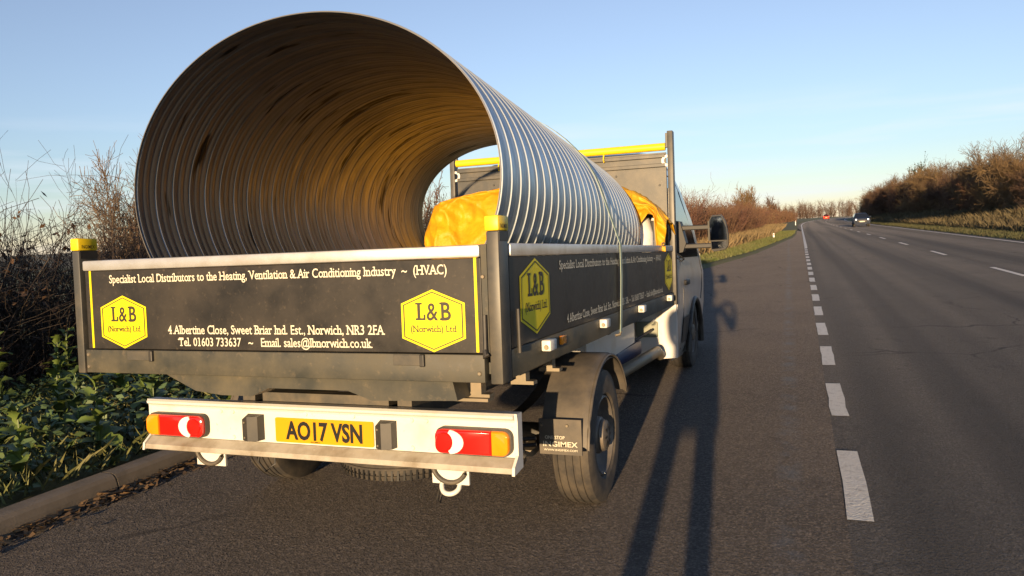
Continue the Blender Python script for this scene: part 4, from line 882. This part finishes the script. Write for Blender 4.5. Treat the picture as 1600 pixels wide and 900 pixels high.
# ------------------------------------------------------------------ marker posts and passing cars
M_mk = mat('marker_white', (.75, .74, .70), .5)
for x, y, lab in ((.46, 50.9, 'small white marker post in the grass beside the lay-by end'), (1.5, 125.0, 'tiny white marker post on the verge at the bend')):
    r = empty('marker_post', (x, y, zr(y)+.1)); tag(r, lab, 'post', 'white verge marker posts')
    MB().box((x-.05, y-.02, zr(y)+.05), (x+.05, y+.02, zr(y)+.45 if y < 60 else zr(y)+.8), .008).build('post', M_mk, r)
    MB().box((x-.035, y-.024, zr(y)+(.33 if y < 60 else .62)), (x+.035, y-.0205, zr(y)+(.40 if y < 60 else .72))).build('reflector', M_red, r)
def make_car(loc, heading, paint, label, lit):
    r = empty('car', loc); r.rotation_euler = (0, 0, heading); tag(r, label, 'car')
    pf = [(-1.80, .30), (-1.83, .62), (-1.78, .86), (-1.55, .93), (-.95, 1.02), (-.25, 1.42), (.35, 1.50), (1.05, 1.46), (1.55, 1.12), (1.78, 1.02), (1.82, .60), (1.76, .30)]
    def hw(z): return float(np.interp(z, [.3, .55, .95, 1.45, 1.52], [.78, .84, .82, .58, .50]))
    b = MB(); n = len(pf); rows = [(-1, .96), (-.98, 1.0), (-.5, 1.01), (0, 1.015), (.5, 1.01), (.98, 1.0), (1, .96)]
    vs = [(hw(z)*fx, y*(sc if abs(fx) > .6 else 1+(sc-1)*2), .3+(z-.3)*sc) for fx, sc in rows for y, z in pf]
    b.add(vs, [(i*n+k, i*n+(k+1) % n, (i+1)*n+(k+1) % n, (i+1)*n+k) for i in range(len(rows)-1) for k in range(n)]+[tuple(range(n)), tuple(range((len(rows)-1)*n, len(rows)*n))])
    def lk(bb, nm, m): 
        o = bb.build(nm, m, None, ident, 40); o.parent = r; return o
    lk(b, 'body', paint)
    lk(MB().grid(lambda u, v: ((-.66+1.32*u)*(1-.22*v), -.98+.70*v-.02, 1.03+.40*v+.012), 6, 3), 'windscreen', M_glass)
    lk(MB().grid(lambda u, v: ((-.60+1.2*u)*(1-.18*v), 1.57-.46*v+.02, 1.14+.31*v), 6, 3), 'rear_window', M_glass)
    for s in (-1, 1):
        lk(MB().grid(lambda u, v: (s*(hw(1.0+.4*v)+.006), -.72+1.9*u+(.42-.84*u*.5)*v*.8, 1.0+.38*v), 6, 3), 'side_window', M_glass)
        for y in (-1.12, 1.15):
            o = MB().lathe([(-.09, .18), (-.09, .27), (-.07, .30), (.07, .30), (.09, .27), (.09, .18), (.07, .0005)], (s*.74, y, .30), 'x', 20).build('wheel', M_rub, None, ident, 40); o.parent = r
        lk(MB().lathe([(-.05, .0005), (-.045, .05), (.0, .075), (.04, .08)], (s*.60, -1.83, .78), 'y', 16), 'headlight', mat('headlamp_lit', (.9, .9, .85), .2, emit=((1, .93, .8), 1.6)) if lit else M_clear)
        lk(MB().lathe([(-.04, .0005), (-.03, .03), (.0, .04)], (s*.58, -1.885, .48), 'y', 12), 'fog_light', M_glass)
        lk(MB().box((s*.56, 1.72, .80), (s*.78, 1.87, 1.0), .01), 'tail_light', M_red)
        lk(MB().box((s*.80, -.62, 1.0), (s*.98, -.54, 1.12), .02), 'wing_mirror', paint)
    lk(MB().box((-.45, -1.915, .50), (.45, -1.84, .70), .01), 'grille', M_black)
    lk(MB().box((-.26, -1.93, .50), (.26, -1.917, .61)), 'number_plate', mat('car_plate', (.4, .38, .32), .5) if lit else M_plate)
    lk(MB().box((-.26, 1.86, .62), (.26, 1.895, .73)), 'number_plate', M_plate)
    return r
make_car((8.45, 91, zr(91)+.02), 0, mat('car_blue', (.016, .024, .045), .5, spec=.12), 'dark blue car with lit headlights coming along the road', True)
make_car((5.6+kx(233), 233, zr(233)+.02), math.pi*1.0, mat('car_red', (.32, .03, .012), .5, spec=.15), 'small red car driving away into the bend', False)

# ------------------------------------------------------------------ the photographer, whose long shadow lies on the road
def person():
    r = empty('person', (1.815, -2.92, 0)); tag(r, 'person in a long dark coat taking a picture with a phone', 'person')
    bm = bmesh.new(); lay = bm.verts.layers.skin.verify()
    yawp = YAW*.6; cs, sn = math.cos(yawp), math.sin(yawp); ox, oy = 1.815, -2.92
    def v(x, y, z, a, b=None, root=False):
        q = bm.verts.new((ox+x*cs-y*sn, oy+x*sn+y*cs, z)); q[lay].radius = (a, b or a); q[lay].use_root = root; return q
    def w(x, y, z, a):
        q = bm.verts.new((x, y, z)); q[lay].radius = (a, a); return q
    E_ = lambda a, b: bm.edges.new((a, b))
    pel = v(0, 0, .95, .155, .12, True); wst = v(0, 0, 1.12, .15, .11); chs = v(0, 0, 1.32, .17, .12); nkb = v(0, 0, 1.47, .09); nck = v(0, .01, 1.54, .058); hd = v(0, .03, 1.64, .085, .10); ht = v(0, .02, 1.74, .075, .085)
    for a, b in ((pel, wst), (wst, chs), (chs, nkb), (nkb, nck), (nck, hd), (hd, ht)): E_(a, b)
    for s in (-1, 1):
        hip = v(s*.10, 0, .88, .10); kn = v(s*.125, .02, .50, .068); an = v(s*.135, -.01, .10, .048); to = v(s*.15, .17, .045, .042); hl = v(s*.135, -.05, .05, .045)
        for a, b in ((pel, hip), (hip, kn), (kn, an), (an, to), (an, hl)): E_(a, b)
    # arms: both hands meet at the phone just behind the lens
    f2 = Vector((_f.x, _f.y, 0)).normalized(); r2 = Vector((f2.y, -f2.x, 0)); lens = Vector((CX, CY, CH))
    for s in (-1, 1):
        sh = v(s*.19, 0, 1.42, .068)
        E_(chs, sh)
        hp = lens-f2*.075+r2*(.085*s)+Vector((0, 0, -.035)); el = w(2.17, -2.83, 1.12, .052) if s > 0 else w(1.62, -2.72, 1.13, .052)
        wr = w(*(hp-f2*.05+r2*(.02*s)+Vector((0, 0, -.07))), .034); pm = w(*hp, .034); E_(sh, el); E_(el, wr); E_(wr, pm)
        for k, (dz, ln) in enumerate(((.045, .055), (.022, .065), (.0, .06), (-.022, .048))):
            a = w(*(hp+f2*.014+Vector((0, 0, dz))-r2*s*.004), .009); b = w(*(hp+f2*.022+Vector((0, 0, dz+.004))-r2*s*(ln*.6)), .008); c = w(*(hp+f2*.018+Vector((0, 0, dz+.004))-r2*s*ln), .007)
            E_(pm, a); E_(a, b); E_(b, c)
        a = w(*(hp-f2*.02+Vector((0, 0, .02))-r2*s*.01), .010); b = w(*(hp-f2*.022+Vector((0, 0, .045))-r2*s*.04), .008); E_(pm, a); E_(a, b)
    me_ = bpy.data.meshes.new('tmp'); bm.to_mesh(me_); bm.free(); ob = bpy.data.objects.new('tmp', me_); COL.objects.link(ob)
    ob.modifiers.new('skin', 'SKIN').use_smooth_shade = True; ob.modifiers.new('sub', 'SUBSURF').levels = 2
    dg = bpy.context.evaluated_depsgraph_get(); m2 = bpy.data.meshes.new_from_object(ob.evaluated_get(dg)); bpy.data.objects.remove(ob)
    m2.materials.clear()
    for m in (M_coat, M_skin, M_jean): m2.materials.append(m)
    for p in m2.polygons:
        c = p.center; d = (Vector(c)-lens).length
        p.material_index = 1 if (c.z > 1.52 and Vector((c.x-ox, c.y-oy)).length < .16) or d < .15 else 2 if c.z < .8 else 0
    mobj('body', m2, r)
    coat = MB()
    coat.grid(lambda u, vv: (lambda a, rr: (ox+rr*1.18*math.cos(a)*cs-rr*.85*math.sin(a)*sn, oy+rr*1.18*math.cos(a)*sn+rr*.85*math.sin(a)*cs, .60+.62*vv))(2*math.pi*u, .175-.02*vv+.012*math.sin(6*math.pi*2*u)*(1-vv)), 36, 6); coat.build('coat', M_coat, r, ident, 180)
    hair = MB(); hair.lathe([(-.02, .098), (.04, .102), (.085, .085), (.115, .04), (.12, .0005)], (ox-.03*sn*0, oy-.015, 1.675), 'z', 20); hair.build('hair', mat('hair', (.03, .02, .012), .7), r, ident, 180)
    hc = Vector((ox, oy, 1.65)); fw_ = Vector((-sn, cs, 0)); rt_ = Vector((cs, sn, 0))
    for s in (-1, 1):
        q = hc+fw_*.105+rt_*.033*s; MB().lathe([(-.010, .0005), (-.006, .009), (.0, .012), (.006, .009), (.010, .0005)], q, 'z', 10).build('eye', M_sack, r)
        q = hc+rt_*.092*s+fw_*.01; MB().lathe([(-.03, .0005), (-.02, .010), (.02, .012), (.03, .0005)], q, 'z', 8).build('ear', M_skin, r)
    MB().add([tuple(hc+fw_*.11+Vector((0, 0, .015))), tuple(hc+fw_*.112+rt_*.016+Vector((0, 0, -.035))), tuple(hc+fw_*.112-rt_*.016+Vector((0, 0, -.035))), tuple(hc+fw_*.138+Vector((0, 0, -.03)))], [(0, 1, 3), (0, 3, 2), (1, 2, 3)]).build('nose', M_skin, r)
    ph = MB().box((-.075, -.004, -.036), (.075, .004, .036), .003).build('phone', M_black, None)
    ph.matrix_world = Matrix.Translation(lens-f2*.045) @ Matrix.Rotation(YAW, 4, 'Z'); tag(ph, 'black phone held up level in both hands', 'phone')
person()
